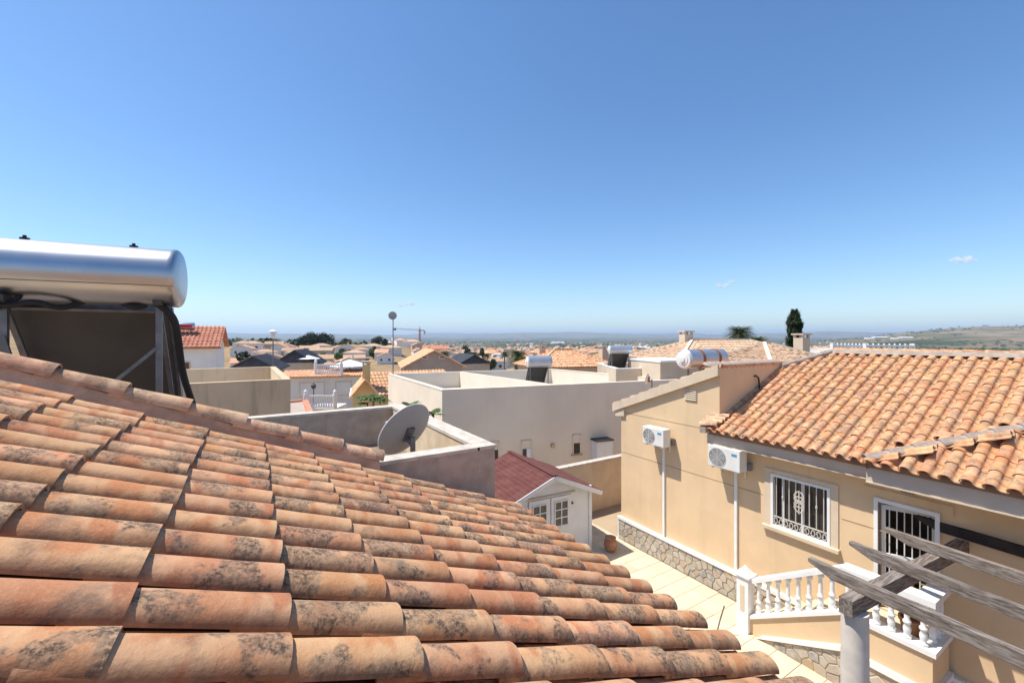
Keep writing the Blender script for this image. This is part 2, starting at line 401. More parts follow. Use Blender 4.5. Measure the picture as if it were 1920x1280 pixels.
def cap_mesh(name, mat, seed, L=.46, r=.085, hh=.085, t=.014, n=10):
    rg = random.Random(seed); mb = MB(); top = []; bot = []
    for k in range(3):
        x = -L*k/2; tp = 1-.16*k/2
        for i in range(n+1):
            a = math.pi*i/n; wob = .003*mnoise.noise(Vector((x*8, i, seed)))
            top.append((x, -r*tp*math.cos(a), hh*tp*math.sin(a)+wob)); bot.append((x, -(r*tp-t)*math.cos(a), (hh*tp-t)*math.sin(a)+wob))
    m = n+1; N = len(top); fs = []
    for k in range(2):
        for i in range(n):
            a = k*m+i; fs += [(a, a+1, a+1+m, a+m), (N+a, N+a+m, N+a+1+m, N+a+1)]
        fs += [(k*m, k*m+m, N+k*m+m, N+k*m), (k*m+n, N+k*m+n, N+k*m+n+m, k*m+n+m)]
    for i in range(n): fs += [(i, N+i, N+i+1, i+1), (2*m+i, 2*m+i+1, N+2*m+i+1, N+2*m+i)]
    mb.add(top+bot, fs); import bmesh
    me = mb.mesh(name); bm = bmesh.new(); bm.from_mesh(me); bmesh.ops.recalc_face_normals(bm, faces=bm.faces); bm.to_mesh(me); bm.free()
    me.materials.append(mat); me['sm'] = 1
    for p in me.polygons: p.use_smooth = True
    me.set_sharp_from_angle(angle=R(50))
    return me
def frame_rot(d, jit=0., lift=0.):
    d = Vector(d).normalized(); c = Vector((0, 0, 1)).cross(d).normalized(); n = d.cross(c)
    Mx = Matrix((d, c, n)).transposed()
    return (Mx @ Matrix.Rotation(-lift+random.gauss(0, jit*.5), 3, 'Y') @ Matrix.Rotation(random.gauss(0, jit), 3, 'Z')).to_euler(), c, n
TM = [tile_mesh('roof_tile', m_tile, i, chord=.152, h=.054, pan=.078, ex=1.1) for i in range(6)]
TM2 = [tile_mesh('roof_tile', m_tile2, 10+i, chord=.155, h=.068, pan=.10, n=9, nl=2) for i in range(3)]
CM = [cap_mesh('cap_tile', m_cap, i) for i in range(3)]
CM2 = [cap_mesh('cap_tile', m_mortar, 5+i, r=.11, hh=.075) for i in range(2)]
def put_tile(parent, meshes, P, d, name='tile', lift=.036, jit=.006):
    rot, c, n = frame_rot(d, jit, lift)
    o = link(name, random.choice(meshes), None, parent, Vector(P)+n*(.004+random.uniform(-.002, .003)), rot, smooth=True)
    return o
GZ = -6.3
# ------------------------------------------------------------------ near house (foreground roof) with its roof terrace
S1 = .405; C1 = -.818
def zr(x): return C1-S1*x
nh = thing('tiled_house', 'near house with big lichen-stained orange tile roof filling the foreground', 'house', (0, 2.5, GZ))
ends = [2.36, 1.93, 1.52, 1.13, .763, .417, .076, -.274, -.62, -.97, -1.32, -1.67, -2.02]
d1 = Vector((1, 0, -S1)).normalized()
for k in range(-5, 12):
    y = 1.375+.206*k
    for j, x in enumerate(ends):
        jj = random.uniform(-.008, .008)
        put_tile(nh, TM, (x+jj, y+random.uniform(-.004, .004), zr(x+jj)), d1, jit=.012)
mb = MB(); mb.hexa([(-2.6,.3,zr(-2.6)-.14),(2.2,.3,zr(2.2)-.14),(2.2,4.0,zr(2.2)-.14),(-2.6,4.0,zr(-2.6)-.14),(-2.6,.3,zr(-2.6)-.022),(2.2,.3,zr(2.2)-.022),(2.2,4.0,zr(2.2)-.022),(-2.6,4.0,zr(-2.6)-.022)])
mb.build('roof_deck', m_deck, nh)
# verge: mortar band and half-round caps
mb = MB(); xs = [-2.7+i*.12 for i in range(int(3.72/.12)+1)]
for i in range(len(xs)-1):
    a, b = xs[i], min(xs[i+1], 1.0)
    if b <= a: break
    wa, wb = (.012*mnoise.noise(Vector((q*6, 0, 2))) for q in (a, b))
    mb.hexa([(a,3.875+wa,zr(a)-.02),(b,3.875+wb,zr(b)-.02),(b,4.02,zr(b)-.02),(a,4.02,zr(a)-.02),(a,3.89+wa,zr(a)+.115),(b,3.89+wb,zr(b)+.115),(b,4.02,zr(b)+.115),(a,4.02,zr(a)+.115)])
mb.build('verge_band', M('verge_mortar', (.50,.36,.265), .95, .25, 5, .8, 35, .1, dirt=.6, dirtcol=(.50,.22,.11)), nh)
for k in range(11):
    x = 1.02-.352*k
    rot, c, n = frame_rot(d1, .01, .05)
    link('verge_tile', random.choice(CM), None, nh, Vector((x, 3.955, zr(x)+.115))+n*.012, rot, smooth=True)
mb = MB(); mb.box(-2.6, 2.0, .35, 3.98, GZ-.3, zr(2.2)-.16); mb.build('wall', m_stucco_house, nh)
mb = MB(); mb.box(2.0, 2.24, .35, 3.98, zr(2.2)-.36, zr(2.2)-.15); mb.build('eave_fascia', m_fascia, nh)
# roof terrace block behind the verge
rt = thing('roof_terrace', 'low walled roof terrace with rough grey parapets behind the foreground tile roof', 'terrace', (0, 5.6, GZ))
PT = -1.15
mb = MB(); mb.box(-5, 2.06, 4.2, 7.2, GZ-.3, -1.75); mb.build('floor', m_terrfloor, rt)
def parapet(p, x0, x1, y0, y1, top, z0=GZ-.3, mat=None):
    a = MB(); a.box(x0, x1, y0, y1, z0, top-.035); a.build('parapet', mat or m_block, p)
    a = MB(); a.box(x0-.012, x1+.012, y0-.012, y1+.012, top-.035, top); a.build('coping', m_block_top, p)
parapet(rt, .82, 2.06, 4.03, 4.2, PT)
parapet(rt, 2.06, 2.26, 4.20, 7.38, PT+.004, mat=M('sandy_render', (.64,.50,.33), .95, .1, 5, .6, 70, .1, streak=.25))
parapet(rt, 2.06, 2.26, 4.03, 4.20, PT+.002)
parapet(rt, -5, 2.06, 7.2, 7.38, PT)
# satellite dish (seen from behind)
def dish(name, label, c, n, r, depth, mat, parent_pole_z, pole_r=.02, group=None, arm=True):
    n = Vector(n).normalized(); c = Vector(c)
    t = thing(name, label, 'satellite dish', (c.x, c.y, parent_pole_z), group)
    up = Vector((0, 0, 1)); sd = n.cross(up).normalized(); u = sd.cross(n)
    N = 40; rings = 8; vs = []; fs = []
    for side in (0, 1):
        for i in range(rings+1):
            q = i/rings
            for k in range(N):
                a = 2*math.pi*k/N; rr = r*max(q, .001)
                vs.append(c+sd*(rr*math.cos(a))+u*(rr*1.08*math.sin(a))+n*(depth*q*q-depth-(.008 if side else 0)))
    def ix(s, i, k): return s*(rings+1)*N+i*N+k % N
    for s in (0, 1):
        for i in range(rings):
            for k in range(N): fs.append((ix(s,i,k), ix(s,i,k+1), ix(s,i+1,k+1), ix(s,i+1,k)))
    for k in range(N): fs.append((ix(0,rings,k), ix(0,rings,k+1), ix(1,rings,k+1), ix(1,rings,k)))
    mb = MB(); mb.add(vs, fs); mb.build('reflector', mat, t, smooth=True)
    ring = [c+sd*(r*math.cos(2*math.pi*k/N))+u*(r*1.08*math.sin(2*math.pi*k/N)) for k in range(N+1)]
    mb = MB(); mb.tube(ring, r*.018, 6); mb.build('rim', m_block_top if r < .2 else m_white, t, smooth=True)
    back = c-n*(depth+.02)
    mb = MB(); mb.beam(back-u*.09, back+u*.09, .10, .03, n); mb.beam(back-u*.05, back-n*.10-u*.05, .05, .05); mb.build('bracket', m_galv, t)
    base = back-n*.11-u*.05
    mb = MB(); mb.cyl((base.x, base.y, parent_pole_z), (base.x, base.y, base.z+.08), pole_r, n=10); mb.build('pole', m_galv, t, smooth=True)
    if arm:
        tip = c+n*r*.95-u*r*.45
        mb = MB(); mb.tube([c-u*r*1.05, c-u*r*.95+n*r*.4, tip], .012, 6); mb.build('feed_arm', m_galv, t)
        mb = MB(); mb.cyl(tip, tip-n*.09+u*.03, .03, n=8); mb.build('receiver', m_galv, t)
    return t
dish('satellite_dish', 'large grey satellite dish standing inside the near terrace parapet', (1.55, 4.93, -1.07), (-.30, .80, .50), .335, .075, m_dish, -1.75, .03)

# ------------------------------------------------------------------ solar water heater on the terrace (left)
sh = thing('solar_water_heater', 'big steel solar water heater with dark collector behind the roof verge', 'water heater', (-1.3, 5.8, -1.75))
tz0 = .60; rr = .285; ty = 5.45; x0, x1 = -2.25, -.60
tdir = Vector((1, -.10, 0)).normalized()
pA = Vector((x0, ty+.165, tz0)); pB = Vector((x1, ty, tz0))
prof = [(rr*.2, -.03), (rr*.85, -.02), (rr*.97, 0), (rr, .01), (rr, .02)]
Lt = (pB-pA).length
mb = MB(); mb.lathe([(rr, .04), (rr, Lt-.045)], pA, pB-pA, 64); mb.build('tank', m_metal, sh, smooth=True)
for e in (0, 1):
    mb = MB()
    if e: mb.lathe([(rr+.004, Lt-.05), (rr+.004, Lt-.018), (rr*.985, Lt-.002), (rr*.9, Lt+.012), (rr*.5, Lt+.026), (.01, Lt+.03)], pA, pB-pA, 64)
    else: mb.lathe([(.01, -.03), (rr*.5, -.026), (rr*.9, -.012), (rr*.985, .002), (rr+.004, .018), (rr+.004, .05)], pA, pB-pA, 64)
    mb.build('end_cap', m_metal, sh, smooth=True)
mb = MB(); q = (pB-pA).normalized()
sd_ = q.cross(Vector((0, 0, 1)))*1
mb.beam(pA+sd_*(rr*.94)+Vector((0,0,-rr*.36)), pB+sd_*(rr*.94)+Vector((0,0,-rr*.36)), .006, .004); mb.build('seam', m_panelback, sh)
for fx in (.32, .78):
    c = pA.lerp(pB, fx)+Vector((0, 0, rr))
    mb = MB(); mb.cyl(c-Vector((0,0,.02)), c+Vector((0,0,.018)), .034, n=10).cyl(c+Vector((0,0,.018)), c+Vector((0,0,.04)), .014, n=8); mb.build('valve', m_black, sh)
# collector, tilted towards the sun side
cx0, cx1 = -1.86, -.70; ctop = Vector((0, 5.63, .27)); cbot = Vector((0, 6.45, -.80))
ax = (cbot-ctop).normalized(); nn = Vector((0, -ax.z, ax.y)); 
if nn.y < 0: nn = -nn
mb = MB(); P = [Vector((cx0,0,0))+ctop, Vector((cx1,0,0))+ctop, Vector((cx1,0,0))+cbot, Vector((cx0,0,0))+cbot]
mb.prism(P, nn*.085); mb.build('collector', m_panelback, sh)
mb = MB(); mb.prism([p+nn*.087 for p in (P[0]+ax*.03, P[1]+ax*.03, P[2]-ax*.03, P[3]-ax*.03)], nn*.004); mb.build('collector_glass', m_glass, sh)
mb = MB()
for a, b in ((P[0], P[1]), (P[1], P[2]), (P[2], P[3]), (P[3], P[0])): mb.beam(a+nn*.05, b+nn*.05, .03, .11, nn)
mb.build('collector_frame', m_galv, sh)
ft = -1.75
for lx in (-1.80, -.76):
    mb = MB(); mb.beam((lx, 5.42, ft), (lx, 5.42, .42), .05, .05, (0,1,0)); mb.build('leg', m_galv, sh)
    mb = MB(); mb.beam((lx, 6.5, ft), (lx, 6.5, -.78), .05, .05, (0,1,0)); mb.build('leg', m_galv, sh)
    mb = MB(); mb.beam((lx, 5.42, .30), (lx, 6.5, -.93), .04, .04, (1,0,0)); mb.build('side_rail', m_galv, sh)
    mb = MB(); mb.beam((lx, 5.42, -.72), (lx, 6.5, -.90), .03, .03, (1,0,0)); mb.build('brace', m_galv, sh)
    mb = MB(); mb.beam((lx, 5.30, .345), (lx, 5.66, .345), .07, .05); mb.build('saddle', m_panelback, sh)
mb = MB(); mb.beam((-.78, 5.40, -.10), (-1.55, 5.40, -.88), .03, .03, (0,1,0)); mb.build('brace', m_galv, sh)
mb = MB(); mb.beam((-1.80, 5.40, .02), (-1.62, 5.40, -.78), .03, .03, (0,1,0)); mb.build('brace', m_galv, sh)
mb = MB(); mb.tube([(-.80,5.4,.36),(-.72,5.38,.30),(-.64,5.42,.20),(-.62,5.5,.0),(-.60,5.6,-.35),(-.55,5.75,-.62),(-.50,5.85,-.85),(-.47,5.9,-1.2),(-.47,5.9,-1.75)], .032, 10, sub=3); mb.build('hose', m_black, sh, smooth=True)
mb = MB(); mb.tube([(-1.9,5.4,.30),(-1.75,5.36,.27),(-1.6,5.34,.33),(-1.45,5.38,.26),(-1.32,5.45,.33),(-1.25,5.5,.40)], .026, 8, sub=3); mb.build('hose', m_black, sh, smooth=True)
mb = MB(); mb.tube([(-2.3,5.4,.26),(-2.0,5.36,.22),(-1.8,5.36,.26),(-1.7,5.4,.36)], .022, 8, sub=3); mb.build('hose', m_black, sh, smooth=True)
mb = MB(); mb.tube([(-1.05,5.45,.35),(-.95,5.4,.29),(-.86,5.42,.33)], .03, 8, sub=3); mb.build('hose', m_black, sh, smooth=True)

# ------------------------------------------------------------------ stonework helper: irregular pieces from a cell diagram
def clip(poly, px, py, nx, ny):
    out = []
    for i in range(len(poly)):
        a, b = poly[i], poly[(i+1) % len(poly)]
        da = (a[0]-px)*nx+(a[1]-py)*ny; db = (b[0]-px)*nx+(b[1]-py)*ny
        if da <= 0: out.append(a)
        if (da < 0 < db) or (db < 0 < da):
            t = da/(da-db); out.append((a[0]+(b[0]-a[0])*t, a[1]+(b[1]-a[1])*t))
    return out
def stones(parent, poly, size, to3d, out, seed):
    rg = random.Random(seed)
    u0 = min(p[0] for p in poly); u1 = max(p[0] for p in poly); v0 = min(p[1] for p in poly); v1 = max(p[1] for p in poly)
    pts = []; nu = max(1, round((u1-u0)/size)); nv = max(1, round((v1-v0)/(size*.72)))
    for i in range(nu):
        for j in range(nv):
            pts.append((u0+(i+.5+rg.uniform(-.42,.42)+(.25 if j % 2 else -.25))*(u1-u0)/nu, v0+(j+.5+rg.uniform(-.36,.36))*(v1-v0)/nv))
    out = Vector(out)
    for i, p in enumerate(pts):
        c = list(poly)
        for j, q in enumerate(pts):
            if i == j or abs(p[0]-q[0]) > size*3: continue
            mx, my = (p[0]+q[0])/2, (p[1]+q[1])/2; l = math.hypot(q[0]-p[0], q[1]-p[1]); nx, ny = (q[0]-p[0])/l, (q[1]-p[1])/l
            c = clip(c, mx-nx*.008, my-ny*.008, nx, ny)
            if len(c) < 3: break
        if len(c) < 3: continue
        area = abs(sum(c[k][0]*c[(k+1) % len(c)][1]-c[(k+1) % len(c)][0]*c[k][1] for k in range(len(c))))/2
        if area < .002: continue
        gx = sum(q[0] for q in c)/len(c); gy = sum(q[1] for q in c)/len(c); dp = rg.uniform(.012, .032)
        ring0 = [to3d(*q) for q in c]; ring1 = [to3d(*q)+out*dp*.7 for q in c]
        ring2 = [to3d(gx+(q[0]-gx)*.86, gy+(q[1]-gy)*.86)+out*dp for q in c]
        n = len(c); mb = MB(); fs = []
        for a in (0, n):
            fs += [(a+k, a+(k+1) % n, a+n+(k+1) % n, a+n+k) for k in range(n)]
        fs.append(tuple(range(2*n, 3*n))); mb.add(ring0+ring1+ring2, fs); mb.build('stone', m_stone, parent)

# ------------------------------------------------------------------ neighbour house on the right
XW = 10.0; S2 = .412; EX, EZ = 9.6, -2.25; RX = 14.0
def z2(x): return EZ+(x-EX)*S2
def zp(x): return -2.06+(x-8.7)*S2            # porch roof
ho = thing('ochre_house', 'ochre stucco house with clean orange tile roof across the path', 'house', (XW+2.5, 4, GZ))
def wallX(mb, X, ys, zs, holes, reveal):
    Y = sorted(set(ys+[h[0] for h in holes]+[h[1] for h in holes])); Z = sorted(set(zs+[h[2] for h in holes]+[h[3] for h in holes]))
    for a, b in zip(Y, Y[1:]):
        for c, d in zip(Z, Z[1:]):
            my, mz = (a+b)/2, (c+d)/2
            if any(h[0] < my < h[1] and h[2] < mz < h[3] for h in holes): continue
            mb.poly([(X,a,c),(X,a,d),(X,b,d),(X,b,c)])
    for (a, b, c, d) in holes:
        r = X+reveal
        mb.poly([(X,a,c),(r,a,c),(r,a,d),(X,a,d)]); mb.poly([(X,b,c),(X,b,d),(r,b,d),(r,b,c)])
        mb.poly([(X,a,d),(r,a,d),(r,b,d),(X,b,d)]); mb.poly([(X,a,c),(X,b,c),(r,b,c),(r,a,c)])
WIN = (3.97, 5.12, -4.20, -3.03); DOOR = (2.42, 3.2, -5.0, -3.04)
mb = MB(); wallX(mb, XW, [-3., 6.5], [GZ-.2, -2.44], [WIN, DOOR], .22)
mb.poly([(XW,6.5,GZ-.2),(XW,9.67,GZ-.2),(XW,9.67,-2.20),(XW,6.5,-.90)])
mb.poly([(XW,9.67,GZ-.2),(16,9.67,GZ-.2),(16,9.67,-2.2),(XW,9.67,-2.2)])
mb.build('wall', m_stucco_house, ho, flip=False)
mb = MB(); mb.box(XW, 13.6, 6.36, 6.50, -2.439, -.70); mb.build('gable_wall', m_stucco_house, ho)
# wall grooves as thin proud strips, their shade painted in brown
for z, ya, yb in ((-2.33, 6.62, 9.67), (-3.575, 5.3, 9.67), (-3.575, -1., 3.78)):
    mb = MB(); mb.box(XW-.003, XW+.01, ya, yb, z-.008, z+.008); mb.build('groove_shade_strip', m_groove, ho)
# raised verge of the far part
def zv(y): return -.64-(y-6.3)*.395
mb = MB(); mb.prism([(9.89,6.34,zv(6.34)-.27),(9.89,9.95,zv(9.95)-.25),(9.89,9.95,zv(9.95)),(9.89,6.34,zv(6.34))], (.11,0,0)); mb.build('verge_fascia', m_stucco_trim, ho)
mb = MB(); mb.prism([(10.01,6.34,zv(6.34)-.08),(10.01,9.95,zv(9.95)-.08),(10.01,9.95,zv(9.95)-.012),(10.01,6.34,zv(6.34)-.012)], (5,0,0)); mb.build('rear_roof', m_roof_orange, ho)
mb = MB(); mb.prism([(9.93,9.5,zv(9.5)-.52),(9.93,9.86,zv(9.86)-.42),(9.93,9.86,zv(9.86)-.26),(9.93,9.5,zv(9.5)-.272)], (.069,0,0)); mb.build('corbel', m_stucco_trim, ho)
dv = Vector((0, 1, -.395))
for k in range(10):
    y = 6.72+.36*k; rot, c, n = frame_rot(dv, .02, .05)
    link('verge_tile', random.choice(CM), None, ho, Vector((9.99, y, zv(y)))-n*.045, rot, smooth=True)
for k in range(17):
    rot, c, n = frame_rot((0, -1, -.2), .03, 0)
    link('top_tile', random.choice(CM2), None, ho, (10.02+.2*k, 6.352, -.765), rot, smooth=True)
# vent grille in the gable
vt = MB(); vt.box(XW-.012, XW+.01, 6.98, 7.36, -1.66, -1.36); vv = vt.build('vent', m_stucco_trim, ho)
for k in range(5):
    a = MB(); a.hexa([(XW-.04,7.0,-1.635+.055*k),(XW-.012,7.0,-1.61+.055*k),(XW-.012,7.34,-1.61+.055*k),(XW-.04,7.34,-1.635+.055*k),(XW-.04,7.0,-1.627+.055*k),(XW-.012,7.0,-1.602+.055*k),(XW-.012,7.34,-1.602+.055*k),(XW-.04,7.34,-1.627+.055*k)]); a.build('slat', m_stucco_trim, vv)
mb = MB(); mb.tube([(11.55,6.36,-1.02),(11.55,6.30,-1.0),(11.62,6.28,-1.06),(11.66,6.28,-1.25),(11.66,6.28,-1.62)], .022, 8); mb.build('vent_pipe', m_black, ho, smooth=True)
# main roof tiles: rows along X, columns along Y
dr = Vector((-1, 0, -S2)).normalized(); XS = .345
spots = []
for k in range(0, 38):
    y = 6.42-.225*k
    for j in range(13):
        x = EX-.06+XS*j
        if x > RX-.12: continue
        if y > 5.45+(RX-x)-.1: continue
        if y < 3.05 and (x-8.7) < (3.0-y)+1.25 and y > -3: 
            if x < 10.06+(3.0-y)-.12: continue
        if y < 1.3-(x-9.6)*.0 and y < .2: continue
        spots.append((x, y))
def sees(p): return (Vector((p[0], p[1], z2(p[0])))).length
spots.sort(key=sees)
NEARN = 292
for (x, y) in spots[:NEARN]:
    put_tile(ho, TM2, (x+random.uniform(-.006,.006), y, z2(x)+.01), dr, jit=.01)
def tile_stuff(lst, zf, d, name, parent):
    mb = MB()
    for (x, y) in lst:
        rot, c, n = frame_rot(d, .008, .036); Mx = rot.to_matrix(); me = random.choice(TM2); P = Vector((x, y, zf(x)+.01))
        mb.add([Mx @ v.co + P for v in me.vertices], [tuple(p.vertices) for p in me.polygons])
    if lst:
        o = mb.build(name, m_tile2, parent, smooth=True, flip=False); o['kind'] = 'stuff'
tile_stuff(spots[NEARN:], z2, dr, 'tile_field', ho)
mb = MB(); mb.prism([(EX+.06,-3,z2(EX+.06)-.02),(RX,-3,z2(RX)-.02),(RX,5.45,z2(RX)-.02),(12.9,6.42,z2(12.9)-.02),(EX+.06,6.42,z2(EX+.06)-.02)], (0,0,-.12)); mb.build('roof_deck', m_deck, ho)
mb = MB(); mb.prism([(RX,-3,z2(RX)-.03),(RX,5.45,z2(RX)-.03),(18.4,9.8,z2(RX)-1.83),(18.4,-3,z2(RX)-1.83)], (0,0,-.1)); mb.prism([(RX,5.45,z2(RX)-.03),(12.9,6.55,z2(12.9)-.03),(13.5,7.6,z2(12.9)-.5),(18.4,9.8,z2(RX)-1.83)], (0,0,-.1)); mb.build('rear_slope', m_roof_orange, ho)
# ridge and hip: mortar bed with caps
def bedded_caps(parent, A, B, meshes, step=.36, bed=.16, lift=.05, mat=m_mortar):
    A = Vector(A); B = Vector(B); d = (A-B).normalized(); L = (A-B).length
    mb = MB(); up = Vector((0,0,1)); mb.beam(A+up*(lift*.35), B+up*(lift*.35), bed, lift+.03); mb.build('mortar_bed', mat, parent)
    for k in range(int(L/step)+1):
        rot, c, n = frame_rot(d, .012, .03); p = A-d*(step*k)
        link('ridge_tile', random.choice(meshes), None, parent, p+n*lift*.7, rot, smooth=True)
bedded_caps(ho, (RX, 5.45, z2(RX)+.05), (RX, -2.8, z2(RX)+.05), [cap_mesh('cap_tile', m_tile2, 21)], bed=.30, lift=.07, mat=m_block_top)
bedded_caps(ho, (12.75, 6.58, z2(12.75)+.03), (RX, 5.45, z2(RX)+.05), CM2, bed=.2, lift=.06)
# little verge upstand at the eave corner
mb = MB(); mb.prism([(9.52,6.42,z2(9.52)-.05),(10.02,6.42,z2(10.02)-.05),(10.02,6.42,z2(10.02)+.10),(9.52,6.42,z2(9.52)+.10)], (0,.16,0)); mb.build('verge_band', m_mortar, ho)
for x in (9.58, 9.72, 9.86, 10.0): 
    rot, c, n = frame_rot((-.2, 1, -.1), .1, 0); link('verge_tile', random.choice(CM), None, ho, (x, 6.60, z2(x)+.11), rot, smooth=True)
# eaves: boxed cornice
def cornice(x0, xin, y0, y1, zt, name='eave_fascia'):
    mb = MB(); mb.box(x0, xin, y0, y1, zt-.35, zt-.035); mb.build(name, m_fascia, ho)
    mb = MB(); mb.box(x0-.02, xin, y0, y1, zt-.375, zt-.35); mb.build('eave_trim', m_stucco_trim, ho)
cornice(9.70, 9.998, 3.02, 6.5, EZ+.03)
cornice(8.80, 9.998, -2.9, 2.98, -2.06+.03, 'porch_fascia')
# porch roof
sp = []
for k in range(0, 24):
    y = 2.98-.225*k
    for j in range(9):
        x = 8.70-.05+XS*j
        if y < 3.0-(x-8.7)-.02 and x < 10.9+max(0, .9-y)*3 and y > -1.6: sp.append((x, y))
pr = sorted(sp, key=lambda p: math.hypot(*p))
for (x, y) in pr: put_tile(ho, TM2, (x+random.uniform(-.006,.006), y, zp(x)+.012), dr, jit=.012)
mb = MB(); mb.prism([(8.76,-2.9,zp(8.76)-.015),(10.9,-2.9,zp(10.9)-.015),(10.9,.85,zp(10.9)-.015),(8.76,2.95,zp(8.76)-.015)], (0,0,-.09)); mb.build('porch_deck', m_deck, ho)
dq = Vector((0, 1, -S2)).normalized()
mb = MB(); mb.prism([(8.76,2.97,-2.085),(10.9,.83,zp(10.9)-.02),(12.2,.83,zp(10.9)-.02),(10.06,2.97,-2.085)], (0,0,-.09)); mb.build('porch_side_deck', m_deck, ho)
for k in range(12):
    for j in range(6):
        x = 8.95+.225*k; y = 3.02-XS*j
        if x > 8.7+(3.0-y)+.12 and x < 10.1+(3.0-y)-.1 and y > 1.: put_tile(ho, TM2, (x, y, -2.06+(3.0-y)*S2), dq, jit=.012)
bedded_caps(ho, (8.74, 2.97, -2.03), (10.85, .86, zp(10.85)+.03), CM2, bed=.15, lift=.035)
# plinth: stones, white capping
mb = MB(); mb.box(XW-.05, XW, 1.5, 9.70, GZ-.1, -5.68); mb.build('plinth_backing', m_mortar, ho)
mb = MB(); mb.box(XW-.10, XW, 1.5, 9.75, -5.68, -5.60); mb.build('plinth_capping', m_white, ho)
mb = MB(); mb.box(XW-.075, XW, 9.70, 9.75, GZ, -5.68); mb.build('plinth_corner', m_white, ho)
stones(ho, [(1.6,GZ),(9.69,GZ),(9.69,-5.69),(1.6,-5.69)], .205, lambda u, v: Vector((XW-.05, u, v)), (-1,0,0), 3)
# window
wi = thing_w = MB(); a, b, c, d = WIN
mb = MB(); e = .10
for (y0, y1, zz0, zz1) in ((a-e-.04, b+e+.04, d, d+e), (a-e-.04, a, c, d), (b, b+e+.04, c, d)): mb.box(XW-.022, XW-.0, y0, y1, zz0, zz1)
sur = mb.build('window_surround', m_stucco_trim, ho)
mb = MB(); mb.box(XW-.10, XW, a-.17, b+.17, c-.07, c); mb.build('window_sill', m_stucco_trim, ho)
fr = MB(); f = .05
for (y0, y1, zz0, zz1) in ((a, b, d-f, d), (a, b, c, c+f), (a, a+f, c+f, d-f), (b-f, b, c+f, d-f)): fr.box(XW-.035, XW+.05, y0, y1, zz0, zz1)
wf = fr.build('window', m_white, ho); wf['label'] = 'barred window with white ornamental grille'
for y0, y1 in ((a, (a+b)/2-.02), ((a+b)/2+.02, b)):
    mb = MB(); mb.box(XW+.17, XW+.19, y0, y1, c, d); mb.build('pane', m_glass, wf)
mb = MB(); mb.box(XW+.15, XW+.2, (a+b)/2-.03, (a+b)/2+.03, c, d); mb.box(XW+.15, XW+.2, b-.20, b-.15, c, d); mb.build('casement', m_white, wf)
zb = c+.24
for k in range(8):
    y = a+f+(b-a-2*f)*(k+.5)/8
    mb = MB(); mb.cyl((XW-.01, y, zb), (XW-.01, y, d-f), .011, n=8)
    if k in (1, 6): mb.lathe([(.011,-.04),(.022,-.01),(.022,.01),(.011,.04)], (XW-.01, y, (zb+d)/2), (0,0,1), 8)
    mb.build('bar', m_iron, wf, smooth=True)
mb = MB(); mb.box(XW-.02, XW, a+f, b-f, zb-.012, zb+.012); mb.build('rail', m_iron, wf)
mb = MB(); ym = (a+b)/2; zm = (zb+d)/2
for s in (-1, 1):
    for t in (-1, 1):
        mb.tube([(XW-.012, ym+s*(.02+.075*math.sin(q)), zm+t*(.02+.2*q/3.14)) for q in [i*.35 for i in range(10)]], .012, 6)
        mb.tube([(XW-.012, ym+s*.10*math.cos(q), zm+t*(.05+.06*math.sin(q))) for q in [i*.5 for i in range(13)]], .010, 6)
mb.cyl((XW-.012, ym, zm-.25), (XW-.012, ym, zm+.25), .014, n=6); mb.build('ornament', m_iron, wf)
mb = MB()
for k in range(10):
    yc = a+f+(b-a-2*f)*(k+.5)/10; s = 1 if k % 2 else -1
    mb.tube([(XW-.012, yc+.045*math.cos(q)*(1-q/14), c+f+.095+s*.06*math.sin(q)) for q in [i*.6 for i in range(12)]], .009, 5)
mb.build('scroll_panel', m_iron, wf)
# door opening with open white grille leaf
a, b, c, d = DOOR
mb = MB()
for (y0, y1, zz0, zz1) in ((a-.06, b+.06, d, d+.07), (b, b+.06, c, d), (a-.06, a, c, d)): mb.box(XW-.04, XW+.05, y0, y1, zz0, zz1)
df = mb.build('door_frame', m_white, ho)
mb = MB(); mb.box(XW-.018, XW, a-.22, b+.22, d+.07, d+.24); mb.build('door_surround', m_stucco_house, ho)
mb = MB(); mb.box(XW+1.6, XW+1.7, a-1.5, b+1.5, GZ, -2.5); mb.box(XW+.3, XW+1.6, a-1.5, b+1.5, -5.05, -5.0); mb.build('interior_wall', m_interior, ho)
mb = MB(); hinge = Vector((XW+.08, b-.02, 0)); ld = Vector((math.sin(R(22)), -math.cos(R(22)), 0)); W = b-a-.04
def leafbar(u0, u1, zz0, zz1, th=.03):
    A = hinge+ld*u0; B = hinge+ld*u1; q = Vector((ld.y, -ld.x, 0))*th/2
    mb.hexa([A-q+Vector((0,0,zz0)), B-q+Vector((0,0,zz0)), B+q+Vector((0,0,zz0)), A+q+Vector((0,0,zz0)), A-q+Vector((0,0,zz1)), B-q+Vector((0,0,zz1)), B+q+Vector((0,0,zz1)), A+q+Vector((0,0,zz1))])
for u0, u1, zz0, zz1 in ((0, W, d-.14, d-.06), (0, W, c+.02, c+.09), (0, .06, c+.09, d-.14), (W-.06, W, c+.09, d-.14), (.06, W-.06, -4.05, -3.99)): leafbar(u0, u1, zz0, zz1)
gate = mb.build('grille_door', m_white, ho)
for k in range(6):
    mb = MB(); leafbar(.06+(W-.12)*(k+.5)/6-.008, .06+(W-.12)*(k+.5)/6+.008, c+.09, d-.14, .016); mb.build('bar', m_white, gate)
